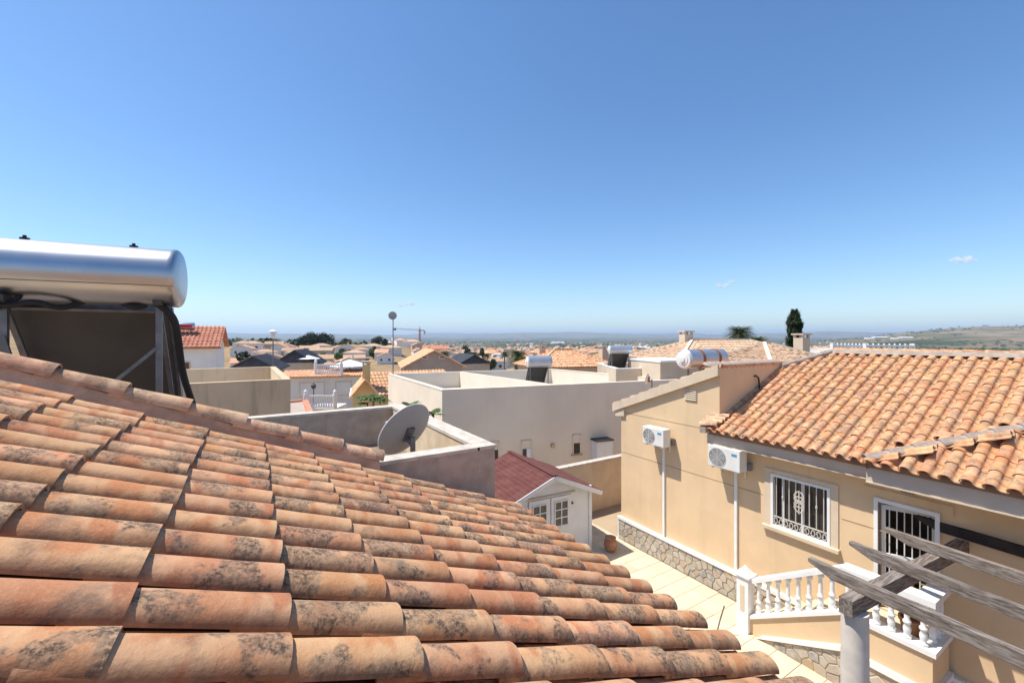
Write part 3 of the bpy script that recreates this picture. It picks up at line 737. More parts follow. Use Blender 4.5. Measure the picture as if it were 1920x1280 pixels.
# flood light under the porch eave
fl = thing('flood_light', 'small dark flood light under the porch eave above the door', 'lamp', (XW, 2.75, -2.62))
mb = MB(); mb.box(XW-.14, XW-.05, 2.66, 2.84, -2.72, -2.58); mb.build('housing', m_panelback, fl)
mb = MB(); mb.box(XW-.148, XW-.14, 2.68, 2.82, -2.70, -2.60); mb.build('lens', m_white, fl)
mb = MB(); mb.box(XW-.05, XW, 2.73, 2.77, -2.66, -2.62); mb.build('bracket', m_galv, fl)
# ------------------------------------------------------------------ air conditioners
def ac(name, label, y0, y1, z0, z1, pipe_y, pipe_z):
    t = thing(name, label, 'air conditioner', (XW, (y0+y1)/2, z0), 'air conditioners on the ochre wall')
    xf = XW-.42; xb = XW-.12; ym = lerp(y0, y1, .40)
    mb = MB(); mb.box(xf, xb, y0, y1, z0, z1); o = mb.build('body', m_ac, t)
    bv = o.modifiers.new('b', 'BEVEL'); bv.width = .012; bv.segments = 2
    yc = lerp(ym, y1, .48); zc = (z0+z1)/2; rad = min((y1-ym)*.46, (z1-z0)*.43)
    mb = MB(); mb.cyl((xf-.004, yc, zc), (xf+.01, yc, zc), rad, n=28); mb.build('fan_recess', m_ac_dark, t)
    mb = MB()
    for q in (1., .82, .64, .46, .28): mb.tube([(xf-.012, yc+rad*q*math.cos(i*math.pi/12), zc+rad*q*math.sin(i*math.pi/12)) for i in range(25)], .004, 5)
    for i in range(8): mb.beam((xf-.012, yc, zc), (xf-.012, yc+rad*math.cos(i*math.pi/4), zc+rad*math.sin(i*math.pi/4)), .006, .006, (1,0,0))
    mb.build('fan_grille', m_ac, t)
    mb = MB(); mb.box(xf-.004, xf, y0+.07, y0+.20, z1-.15, z1-.09); mb.build('logo', m_logo, t)
    for y in (y0+.1, y1-.1):
        mb = MB(); mb.box(xf+.02, XW, y-.02, y+.02, z0-.04, z0-.005); mb.box(XW-.03, XW, y-.02, y+.02, z0-.20, z0-.04); mb.build('bracket', m_ac, t)
    mb = MB(); mb.box(XW-.10, XW, y0-.06, y0+.02, z0+.02, z0+.18); mb.build('service_valve', m_ac_dark, t)
    mb = MB(); mb.box(XW-.055, XW-.002, pipe_y-.03, pipe_y+.03, pipe_z, z0+.03); mb.build('pipe_duct', m_white, t)
ac('air_conditioner', 'air conditioner on the ochre wall farther from the window, in full sun', 7.72, 8.44, -2.98, -2.50, 8.02, -5.6)
ac('air_conditioner', 'air conditioner under the tiled eave next to the barred window', 5.60, 6.40, -3.10, -2.60, 5.92, -5.6)
# ------------------------------------------------------------------ entrance stair with balustrade
es = thing('entrance_stair', 'white balustraded entrance stair climbing along the ochre wall to the door', 'stair', (9.5, 3.6, GZ))
XS1 = 9.12; yb_, yt_, yl = 5.12, 3.45, 2.24; zk = -4.95; z00 = -6.0
mb = MB(); mb.prism([(XS1,yb_,GZ),(XS1,yb_,z00),(XS1,yt_,zk),(XS1,yl,zk),(XS1,yl,GZ)], (.14,0,0)); mb.prism([(XS1+.14,yl,GZ),(XW-.06,yl,GZ),(XW-.06,yl,zk),(XS1+.14,yl,zk)], (0,.14,0)); mb.build('side_wall', m_stucco_house, es)
mb = MB(); mb.box(XS1+.14, XW-.05, yl+.14, yt_, GZ, -5.0); mb.build('landing', m_paving, es)
ns = 7
for k in range(ns):
    y0 = lerp(yb_+.12, yt_, k/ns); y1 = lerp(yb_+.12, yt_, (k+1)/ns); mb = MB(); mb.box(XS1+.14, XW-.05, y1, y0, GZ, lerp(GZ, -5.0, (k+1)/(ns+.0))-.004); mb.build('step', m_paving, es)
k_ = MB(); k_.prism([(XS1-.05,yb_+.06,z00-.03),(XS1-.05,yb_+.06,z00+.05),(XS1-.05,yt_,zk+.05),(XS1-.05,yt_,zk-.03)], (.25,0,0)); k_.box(XS1-.05, XS1+.20, yl-.05, yt_-.001, zk-.03, zk+.05); k_.box(XS1+.2, XW-.06, yl-.05, yl+.2, zk-.03, zk+.05); k_.build('kerb', m_white, es)
k_ = MB(); k_.prism([(XS1-.06,4.95,GZ),(XS1-.06,4.85,GZ+.10),(XS1-.06,yt_,-5.53),(XS1-.06,yt_,-5.63)], (.06,0,0)); k_.box(XS1-.06, XS1, yl-.06, yt_, -5.63, -5.53); k_.box(XS1, XW-.06, yl-.06, yl, -5.63, -5.53); k_.build('dado_band', m_white, es)
stones(es, [(4.86,GZ),(yt_,-5.64),(yl,-5.64),(yl,GZ)], .21, lambda u, v: Vector((XS1, u, v)), (-1,0,0), 8)
mb = MB(); mb.box(XS1-.09, XS1+.16, yb_-.02, yb_+.23, GZ, -5.12); mb.build('newel_post', m_white, es)
mb = MB(); mb.box(XS1-.13, XS1+.20, yb_-.06, yb_+.27, -5.12, -5.08); p4 = [(XS1-.10,yb_-.03,-5.08),(XS1+.17,yb_-.03,-5.08),(XS1+.17,yb_+.24,-5.08),(XS1-.10,yb_+.24,-5.08),(XS1+.035,yb_+.105,-4.90)]; mb.add(p4, [(0,1,4),(1,2,4),(2,3,4),(3,0,4),(3,2,1,0)]); mb.build('post_cap', m_white, es)
mb = MB(); mb.box(XS1-.097, XS1-.09, yb_+.06, yb_+.15, GZ+.45, -5.3); mb.build('post_panel', m_stucco_trim, es)
bprof = [(.058,0),(.058,.05),(.040,.06),(.044,.09),(.052,.14),(.050,.18),(.034,.235),(.052,.25),(.056,.27),(.052,.29),(.034,.31),(.037,.36),(.036,.48),(.031,.60),(.05,.635),(.058,.65),(.058,.70)]
bm_ = MB(); bm_.lathe(bprof, n=12); bme = bm_.mesh('baluster'); bme.materials.append(m_white)
for p in bme.polygons: p.use_smooth = True
bme['sm'] = 1; HB = .70
def bal(x, y, z): link('baluster', bme, None, es, (x, y, z), None)
for k in range(8):
    y = lerp(yb_-.1, yt_+.05, (k+.4)/8); bal(XS1+.05, y, lerp(z00, zk, (yb_-y)/(yb_-yt_))+.05)
for k in range(6): bal(XS1+.05, lerp(yt_-.08, yl+.12, k/5), zk+.05)
for k in range(3): bal(lerp(XS1+.28, XW-.2, k/2), yl+.07, zk+.05)
mb = MB(); zz = zk+.05+HB; z0_ = z00+.05+HB
mb.prism([(XS1-.05,yb_,z0_),(XS1-.05,yb_,z0_+.09),(XS1-.05,yt_,zz+.09),(XS1-.05,yt_,zz)], (.2,0,0)); mb.box(XS1-.07, XS1+.19, yl-.05, yt_, zz, zz+.10); mb.box(XS1+.19, XW-.03, yl-.05, yl+.21, zz, zz+.10); mb.build('handrail', m_white, es)
# plant on the landing
pl = thing('potted_plant', 'small yellow-green plant in a clay pot on the stair landing', 'plant', (9.55, 2.62, -5.0))
mb = MB(); mb.lathe([(.11,0),(.15,.22),(.165,.22),(.165,.27),(.13,.27),(.12,.2)], (9.55,2.62,-5.0), n=14); mb.build('pot', m_terracotta_pot, pl, smooth=True)
mb = MB(); rg = random.Random(5)
for k in range(160):
    a_ = rg.random()*6.28; h = rg.uniform(.25,.95); r_ = rg.uniform(.0,.24)*(.4+h*.7); c_ = Vector((9.55+r_*math.cos(a_), 2.62+r_*math.sin(a_), -5.0+h)); u_ = Vector((rg.uniform(-1,1),rg.uniform(-1,1),rg.uniform(-.3,1))).normalized()*.05; v_ = u_.orthogonal().normalized()*.022
    mb.poly([c_-u_, c_+v_, c_+u_, c_-v_])
mb.build('foliage', M('yellowing_leaf', (.22,.17,.03), .6, .4, 9), pl, flip=False)
# ------------------------------------------------------------------ pergola
pg = thing('pergola', 'weathered grey timber pergola on a pale round column in front of the stair', 'pergola', (6.6, 2.35, GZ))
pc = Vector((6.62, 2.36, 0)); bd = Vector((math.cos(R(-5)), math.sin(R(-5)), 0)); rd = Vector((math.sin(R(-7)), -math.cos(R(-7)), 0))
mb = MB(); mb.cyl(pc+Vector((0,0,GZ)), pc+Vector((0,0,-3.49)), .152, .145, n=32); mb.build('column', m_concrete, pg, smooth=True)
mb = MB(); mb.beam(pc-bd*.22+Vector((0,0,-3.385)), pc+bd*3.3+Vector((0,0,-3.385)), .15, .20); mb.build('beam', m_wood_x, pg)
for k in range(4):
    o_ = pc+bd*(.12+1.08*k); zt = -3.20; hh = .165; th = .085
    A = o_-rd*.62; B = o_+rd*3.2; sdv = Vector((rd.y, -rd.x, 0))*th/2
    pts = [A+Vector((0,0,zt+hh/2-.002)), A+Vector((0,0,zt+hh/2-.055)), A+rd*.30+Vector((0,0,zt-hh/2+.002)), B+Vector((0,0,zt-hh/2+.002)), B+Vector((0,0,zt+hh/2))]
    mb = MB(); mb.prism([p-sdv for p in pts], sdv*2); r_ = mb.build('rafter', m_wood if k < 3 else m_wood_dark, pg)
    bv = r_.modifiers.new('b', 'BEVEL'); bv.width = .006; bv.segments = 1
# ------------------------------------------------------------------ path with slabs
pa = structure(MB().box(6.88, XW, 1.88, 13.5, GZ-.3, GZ-.018).build('path', m_pave_joint))
structure(MB().box(1.9, 6.88, -6, 13.5, GZ-.3, GZ-.03).build('low_bounce_ground', M('low_bounce_dark', (.09,.065,.042), .95, .35, 2.5, .6, 20)))  # unseen ground added dark to cut light bouncing onto the ochre wall
structure(MB().box(6.88, XW, -6, 1.88, GZ-.3, GZ-.022).build('low_bounce_floor', M('low_bounce_terracotta', (.30,.17,.10), .85, .15, 2)))  # out-of-view floor, added in a dull tone to keep the porch wall darker
sm_ = MB(); s_ = .438; sm_.hexa([(0,0,-.016),(s_,0,-.016),(s_,s_,-.016),(0,s_,-.016),(.004,.004,0),(s_-.004,.004,0),(s_-.004,s_-.004,0),(.004,s_-.004,0)]); sme = sm_.mesh('slab'); sme.materials.append(m_paving)
for i in range(7):
    for j in range(24):
        link('slab', sme, None, pa, (XW-.08-.442*(i+1), 1.9+.442*j, GZ+random.uniform(-.003,.001)))
# ------------------------------------------------------------------ garden shed
sd0 = thing('garden_shed', 'white timber garden shed with red shingle roof beyond the tile roof', 'shed', (7.4, 11, GZ), local=True, rotz=R(-5))
W2 = 1.40; D0, D1 = -1.2, 1.2; ez = 1.88; az = 2.40     # local frame: front is -y
for s_y, nm in ((D0, 'front'), (D1, 'rear')):
    nb = 13
    for k in range(nb):
        z0 = ez/nb*k; mb = MB(); mb.hexa([(-W2,s_y-.02,z0),(W2,s_y-.02,z0),(W2,s_y+.02,z0),(-W2,s_y+.02,z0),(-W2,s_y-.008,z0+ez/nb-.004),(W2,s_y-.008,z0+ez/nb-.004),(W2,s_y+.02,z0+ez/nb-.004),(-W2,s_y+.02,z0+ez/nb-.004)]); mb.build('board', m_white, sd0)
    for k in range(4):
        z0 = ez+(az-ez)*k/4; z1 = ez+(az-ez)*(k+1)/4-.004; f0 = 1-k/4; f1 = 1-(k+1)/4; mb = MB(); mb.hexa([(-W2*f0,s_y-.02,z0),(W2*f0,s_y-.02,z0),(W2*f0,s_y+.02,z0),(-W2*f0,s_y+.02,z0),(-W2*f1-.01,s_y-.008,z1),(W2*f1+.01,s_y-.008,z1),(W2*f1+.01,s_y+.02,z1),(-W2*f1-.01,s_y+.02,z1)]); mb.build('board', m_white, sd0)
for s in (-1, 1):
    nb = 13
    for k in range(nb):
        z0 = ez/nb*k; x = s*W2; mb = MB(); mb.hexa([(x+s*.0,D0,z0),(x+s*.022,D0,z0),(x+s*.022,D1,z0),(x,D1,z0),(x,D0,z0+ez/nb-.004),(x+s*.008,D0,z0+ez/nb-.004),(x+s*.008,D1,z0+ez/nb-.004),(x,D1,z0+ez/nb-.004)]); mb.build('board', m_white, sd0)
for sx in (-1, 1):
    mb = MB(); mb.box(sx*W2-.05, sx*W2+.05, D0-.05, D0+.03, 0, ez+.02); mb.build('corner_post', m_white, sd0)
for s in (-1, 1):
    mb = MB(); n_ = 12; ov = .22
    for k in range(n_):
        t0 = k/n_; t1 = (k+1)/n_+.012; X0, X1 = lerp(W2+ov, 0, t0), lerp(W2+ov, 0, min(t1,1)); Z0 = lerp(ez-.09, az+.05, t0)+.022; Z1 = lerp(ez-.09, az+.05, min(t1,1))+.006
        mb.hexa([(s*X0,D0-.3,Z0-.025),(s*X1,D0-.3,Z1-.025),(s*X1,D1+.2,Z1-.025),(s*X0,D1+.2,Z0-.025),(s*X0,D0-.3,Z0),(s*X1,D0-.3,Z1),(s*X1,D1+.2,Z1),(s*X0,D1+.2,Z0)])
    mb.build('roof', m_red_shingle, sd0)
    mb = MB(); mb.beam((s*(W2+ov), D0-.31, ez-.15), (0, D0-.31, az-.005), .03, .12, (0,0,1)); mb.build('bargeboard', m_white, sd0)
mb = MB(); mb.beam((0, D0-.31, az+.075), (0, D1+.2, az+.075), .16, .02); mb.build('ridge_strip', m_red_shingle, sd0)
for s in (-1, 1):
    xa, xb = (.02, .70) if s > 0 else (-.70, -.02); ya = D0-.055
    mb = MB(); mb.box(xa, xb, ya, D0-.02, .06, 1.76); dl = mb.build('door', m_white, sd0)
    w0, w1, z0, z1 = xa+.12, xb-.12, .92, 1.62
    mb = MB(); mb.box(w0, w1, ya-.004, ya+.01, z0, z1); mb.build('pane', m_glass, dl)
    mb = MB()
    for f_ in (0, .5, 1): x = lerp(w0, w1, f_); mb.box(x-.015, x+.015, ya-.02, ya-.004, z0, z1)
    for f_ in (0, 1/3, 2/3, 1): z = lerp(z0, z1, f_); mb.box(w0-.015, w1+.015, ya-.022, ya-.005, z-.015, z+.015)
    mb.build('glazing_bars', m_white, dl)
    for z in (.4, 1.5):
        x = xb+.04 if s > 0 else xa-.04; mb = MB(); mb.box(x-.03, x+.03, ya-.01, ya+.01, z-.03, z+.03); mb.build('hinge', m_panelback, dl)
mb = MB(); mb.cyl((.07, D0-.06, .95), (.07, D0-.11, .95), .02, n=8); mb.build('handle', m_galv, sd0)
mb = MB(); mb.box(-.85, .85, D0-.045, D0-.02, 1.80, 1.84); mb.build('door_lintel', m_stucco_trim, sd0)
pot = thing('clay_pot', 'round clay pot standing in the shade beside the shed', 'pot', (9.12, 9.25, GZ))
mb = MB(); mb.lathe([(.10,0),(.17,.08),(.20,.2),(.17,.32),(.13,.36),(.15,.38),(.12,.38),(.11,.3)], (9.12,9.25,GZ), n=18); mb.build('body', m_terracotta_pot, pot, smooth=True)
mb = MB(); mb.lathe([(.15,.375),(.165,.39),(.165,.41),(.13,.41)], (9.12,9.25,GZ), n=18); mb.build('lip', m_terracotta_pot, pot, smooth=True)
bw = thing('boundary_wall', 'sandy boundary wall with pale coping between the shed and the ochre house', 'wall', (9, 12, GZ))
mb = MB(); mb.box(4.5, 14, 11.95, 12.13, GZ-.2, -4.66); mb.build('masonry', m_stucco_trim, bw)
mb = MB(); mb.box(4.45, 14, 11.91, 12.17, -4.66, -4.58); mb.build('coping', m_block_top, bw)
stick = thing('broom', 'thin grey stick leaning up from the sunny path by the tile eave', 'stick', (8.45, 5.45, GZ))
mb = MB(); mb.tube([(8.45,5.45,GZ),(8.52,5.40,GZ+.35),(8.60,5.36,GZ+.62)], .014, 6); mb.build('handle', m_galv, stick)
mb = MB(); mb.box(8.40, 8.50, 5.38, 5.52, GZ, GZ+.05); mb.build('foot', m_panelback, stick)

# ------------------------------------------------------------------ flat-roofed neighbours
def ring_walls(parent, poly, top, zb, th, mat, floor_z, floor_mat=None, wallname='wall', copemat=None):
    P = [Vector((x, y, 0)) for x, y in poly]; n = len(P); cen = sum(P, Vector())/n
    inner = []
    for i in range(n):
        a, b, c = P[i-1], P[i], P[(i+1) % n]
        d1_ = (b-a).normalized(); d2_ = (c-b).normalized(); n1 = Vector((-d1_.y, d1_.x, 0)); n2 = Vector((-d2_.y, d2_.x, 0))
        if n1.dot(cen-b) < 0: n1 = -n1
        if n2.dot(cen-b) < 0: n2 = -n2
        bis = (n1+n2).normalized(); inner.append(b+bis*(th/max(.3, bis.dot(n1))))
    for i in range(n):
        j = (i+1) % n; mb = MB()
        mb.hexa([(P[i].x,P[i].y,zb),(P[j].x,P[j].y,zb),(inner[j].x,inner[j].y,zb),(inner[i].x,inner[i].y,zb),(P[i].x,P[i].y,top-.04),(P[j].x,P[j].y,top-.04),(inner[j].x,inner[j].y,top-.04),(inner[i].x,inner[i].y,top-.04)]); mb.build(wallname, mat, parent)
        mb = MB(); o_ = (P[i]-inner[i]).normalized()*.02; p_ = (P[j]-inner[j]).normalized()*.02; A, B, C_, D_ = P[i]+o_, P[j]+p_, inner[j]-p_, inner[i]-o_
        mb.hexa([(q.x,q.y,top-.04) for q in (A,B,C_,D_)]+[(q.x,q.y,top) for q in (A,B,C_,D_)]); mb.build('coping', copemat or mat, parent)
    mb = MB(); mb.prism([(q.x,q.y,floor_z) for q in inner], (0,0,-.15)); mb.build('roof_floor', floor_mat or mat, parent)
m_roofgravel = M('pale_roof_floor', (.55,.50,.44), .9, .1, 1)
cb = thing('flat_roof_house', 'large cream flat-roofed house with walled roof terrace in the middle', 'house', (12, 18, -7))
cA = at(829, 731, 17.1); cD = at(728, 700.5, 24.9); ct = -2.06
cB = at(1275, 711, 21.4); cC = at(1150, 698, 25.6)
cpoly = [(cA.x,cA.y),(cB.x,cB.y),(17.4,23.2),(cD.x,cD.y)]
ring_walls(cb, cpoly, ct, -7.2, .2, m_cream, ct-.95, m_roofgravel, copemat=m_cream)
def on_front(px):                     # a point of the front wall line
    a = Vector((cA.x, cA.y, 0)); b = Vector((cB.x, cB.y, 0)); k = (px-960)/800; d = FW+RT*k
    t = (a.x*(b.y-a.y)-a.y*(b.x-a.x))/(d.x*(b.y-a.y)-d.y*(b.x-a.x)); return d*t, t
fd = Vector((cB.x-cA.x, cB.y-cA.y, 0)).normalized(); fn = Vector((fd.y, -fd.x, 0))
if fn.y > 0: fn = -fn
# divider walls on the roof
for (ax_, ay_, bx_, by_) in ((lerp(cA.x,cB.x,.42), lerp(cA.y,cB.y,.42)+.3, lerp(cD.x,17.4,.40), lerp(cD.y,23.2,.40)-.2),):
    mb = MB(); mb.beam((ax_,ay_,ct-.5), (bx_,by_,ct-.5), .16, 1.0); mb.build('divider_wall', m_cream, cb)
def front_window(px, y0, y1, w_, lab):
    p, t = on_front(px); z1 = (634-y0)/800*t; z0 = (634-y1)/800*t
    def fb(mb, u0, u1, d0, d1, za, zb_):
        A = p+fd*u0; B = p+fd*u1; mb.hexa([tuple((q+fn*dd))[:2]+(zz,) for zz in (za, zb_) for q, dd in ((A,d0),(B,d0),(B,d1),(A,d1))])
    mb = MB(); fb(mb, -w_/2, w_/2, .0, .012, z0, z1); o = mb.build('window', m_cream, cb)
    mb = MB(); fb(mb, -w_/2-.06, w_/2+.06, .0, .09, z0-.07, z0); mb.build('sill', m_block, o)
    mb = MB(); fb(mb, -w_/2, -w_/2+.04, .0, .05, z0, z1); fb(mb, w_/2-.04, w_/2, 0, .05, z0, z1); fb(mb, -w_/2, w_/2, 0, .05, z1-.04, z1); mb.build('frame', m_cream, o)
    mb = MB(); fb(mb, -w_/2+.05, w_/2-.05, .012, .018, z0+.02, lerp(z0, z1, .55)); mb.build('pane', m_glass if lab else m_interior, o)
    if lab: mb = MB(); fb(mb, -.0, w_/2-.05, .018, .04, z0+.02, lerp(z0, z1, .55)); mb.build('shutter_box', m_white, o)
front_window(987, 825, 860, .48, True); front_window(1081, 814, 850, .42, False); front_window(925, 828, 862, .5, False)
p, t = on_front(1036); wlz = (634-835)/800*t
wl_ = thing('wall_lamp', 'small oval lamp on the shaded cream wall above the shed', 'lamp', (p.x, p.y, wlz))
mb = MB(); mb.lathe([(.0,0),(.10,.01),(.10,.03),(.02,.03)], p+Vector((0,0,wlz)), fn, 14); mb.build('backplate', m_panelback, wl_)
mb = MB(); mb.lathe([(.09,.03),(.10,.06),(.08,.11),(.0,.13)], p+Vector((0,0,wlz)), fn, 14); mb.build('shade', m_yellow, wl_, smooth=True)
p, t = on_front(1123); cz1 = (634-822)/800*t; cz0 = -6.6
cab = thing('utility_cabinet', 'tall white utility cabinet against the cream wall', 'cabinet', (p.x, p.y, cz0))
def cbx(mb, u0, u1, d0, d1, za, zb_):
    A = p+fd*u0; B = p+fd*u1; return mb.hexa([tuple((q+fn*dd))[:2]+(zz,) for zz in (za, zb_) for q, dd in ((A,d0),(B,d0),(B,d1),(A,d1))])
cbx(MB(), -.42, .42, .01, .5, cz0, cz1).build('body', m_white, cab); cbx(MB(), -.47, .45, .01, .55, cz1, cz1+.06).build('lid', m_panelback, cab)
cbx(MB(), -.4, -.005, .5, .515, cz0+.1, cz1-.04).build('door', m_white, cab); cbx(MB(), .005, .4, .5, .515, cz0+.1, cz1-.04).build('door', m_white, cab)

def heater(label, loc, rz, tl=1.3, r=.26, rust=False, name='solar_water_heater', panel=True, group='solar water heaters on the roofs', h=1.55, band=None):
    t = thing(name, label, 'water heater', loc, group, local=True, rotz=rz)
    mb = MB(); mb.lathe([(.02,-.02),(r*.8,-.015),(r,.03),(r,tl-.03),(r*.8,tl+.015),(.02,tl+.02)], (-tl/2,0,h), (1,0,0), 28); mb.build('tank', m_tankgrey, t, smooth=True)
    mb = MB(); mb.lathe([(r*.86,-.01),(r*.84,.012),(r*.6,.02),(r*.58,.035),(r*.3,.04),(r*.28,.075),(r*.1,.08)], (-tl/2-.015,0,h), (-1,0,0), 24); mb.build('end_plate', m_ac, t, smooth=True)
    if rust:
        for x in (-tl*.17, tl*.26): mb = MB(); mb.lathe([(r+.006,-.055),(r+.008,.055)], (x,0,h), (1,0,0), 28); mb.build('band', m_rust, t, smooth=True)
    for s in (-1, 1):
        mb = MB(); mb.beam((s*tl*.38,0,0), (s*tl*.38,0,h-r*.9), .04, .04, (0,1,0)); mb.build('leg', m_galv, t)
    if panel:
        mb = MB(); mb.prism([(-tl*.42,.15,h-r*1.1),(tl*.42,.15,h-r*1.1),(tl*.42,1.15,.12),(-tl*.42,1.15,.12)], (0,.06,.05)); mb.build('collector', m_panelback, t)
        for s in (-1, 1):
            mb = MB(); mb.beam((s*tl*.38,.1,h-r*1.15), (s*tl*.38,1.18,.1), .04, .04, (1,0,0)); mb.beam((s*tl*.38,0,.1), (s*tl*.38,1.18,.1), .03, .03, (1,0,0)); mb.build('side_rail', m_galv, t)
    return t
q = at(1011, 680, 21.3)
heater('steel solar heater with sloping collector on the cream terrace roof', (q.x, q.y, ct-.95), R(-18), 1.22, .29, h=1.85)
# tank with rusty bands on the ochre house's rear roof
tk = heater('steel tank with two rusty bands on the ochre house rear roof', (11.35, 7.75, zv(7.75)-.02), R(0), 1.75, .28, True, panel=False, h=.64)
q = at(1213, 710, 14.5)
dish('satellite_dish', 'small pale satellite dish peeking over the ochre verge', (q.x, q.y, q.z), (-.35, .9, .15), .17, .05, m_ac, -3.2, .02, arm=False)
# papaya-like plants behind the terrace wall
def papaya(label, px, py, dep, n, sz, seed):
    c = at(px, py, dep); gz = tz(c.x, c.y); rg = random.Random(seed)
    t = thing('papaya_tree', label, 'plant', (c.x, c.y, gz), 'papaya plants behind the terrace wall')
    mb = MB(); mb.tube([(c.x, c.y, gz), (c.x+.05, c.y, lerp(gz, c.z, .5)), (c.x, c.y, c.z)], [.06,.05,.03], 8); mb.build('trunk', m_bark, t, smooth=True)
    for k in range(n):
        a = 2*math.pi*k/n+rg.random(); d = Vector((math.cos(a), math.sin(a), rg.uniform(-.1,.5))).normalized(); L = sz*rg.uniform(.5,1.)
        s0 = c+d*L*.3; tip = c+d*L; mb = MB(); mb.beam(c, s0, .012, .012)
        side = d.cross(Vector((0,0,1))).normalized(); nrm = side.cross(d)
        for f in (-1.1,-.7,-.35,0,.35,.7,1.1):
            e = (d*math.cos(f)+side*math.sin(f)); l2 = L*.72*(1-.25*abs(f)); wv = e.cross(nrm).normalized()*l2*.13
            mb.poly([s0, s0+e*l2*.45+wv, s0+e*l2*.62+wv*.5, s0+e*l2-nrm*l2*.28, s0+e*l2*.62-wv*.5, s0+e*l2*.45-wv])
        mb.build('leaf', m_green, t, flip=False)
papaya('papaya plant with drooping green leaves just left of the dish', 765, 762, 9.3, 11, .42, 1)
papaya('papaya plant with drooping green leaves just right of the dish', 812, 776, 9.6, 11, .42, 2)
papaya('bushy green plant behind the terrace wall by the yellow house', 700, 752, 12.5, 16, .75, 3)

bb = thing('beige_flat_house', 'beige flat-roofed house with stained parapets left of centre', 'house', (-3, 17, -7))
ring_walls(bb, [(-9,14),(1.02,14),(.92,20.6),(-9,20.6)], -1.19, -7.5, .18, m_beige, -2.2, m_roofgravel, copemat=m_beige)
# mast with globe dish-lamp behind
# ------------------------------------------------------------------ pitched houses
def ribbed(mb, A, B, up, L, zfun=None, pitch=.24, amp=.05, course=.0, lim=None):
    """corrugated tiled slope from eave A->B rising along 'up' (unit 3D) for length L; lim(u)->(v0,v1) fraction"""
    A = Vector(A); B = Vector(B); e = (B-A); W = e.length; e.normalize(); nrm = e.cross(up).normalized()
    if nrm.z < 0: nrm = -nrm
    n = max(3, int(W/pitch)); pr = [(0,0),(.18,.75),(.36,1),(.54,.75),(.72,0)]
    for i in range(n):
        for (f0, h0), (f1, h1) in zip(pr, pr[1:]+[(1,0)]):
            u0 = (i+f0)/n*W; u1 = (i+f1)/n*W
            l0 = L if lim is None else lim(u0/W)*L; l1 = L if lim is None else lim(u1/W)*L
            m_ = 1 if not course else max(1, int(max(l0, l1)/course))
            for k in range(m_):
                lift = .03 if course else 0
                a, b = k/m_, (k+1)/m_
                mb.poly([A+e*u0+up*(l0*a)+nrm*(h0*amp+lift), A+e*u1+up*(l1*a)+nrm*(h1*amp+lift), A+e*u1+up*(l1*b)+nrm*(h1*amp), A+e*u0+up*(l0*b)+nrm*(h0*amp)])
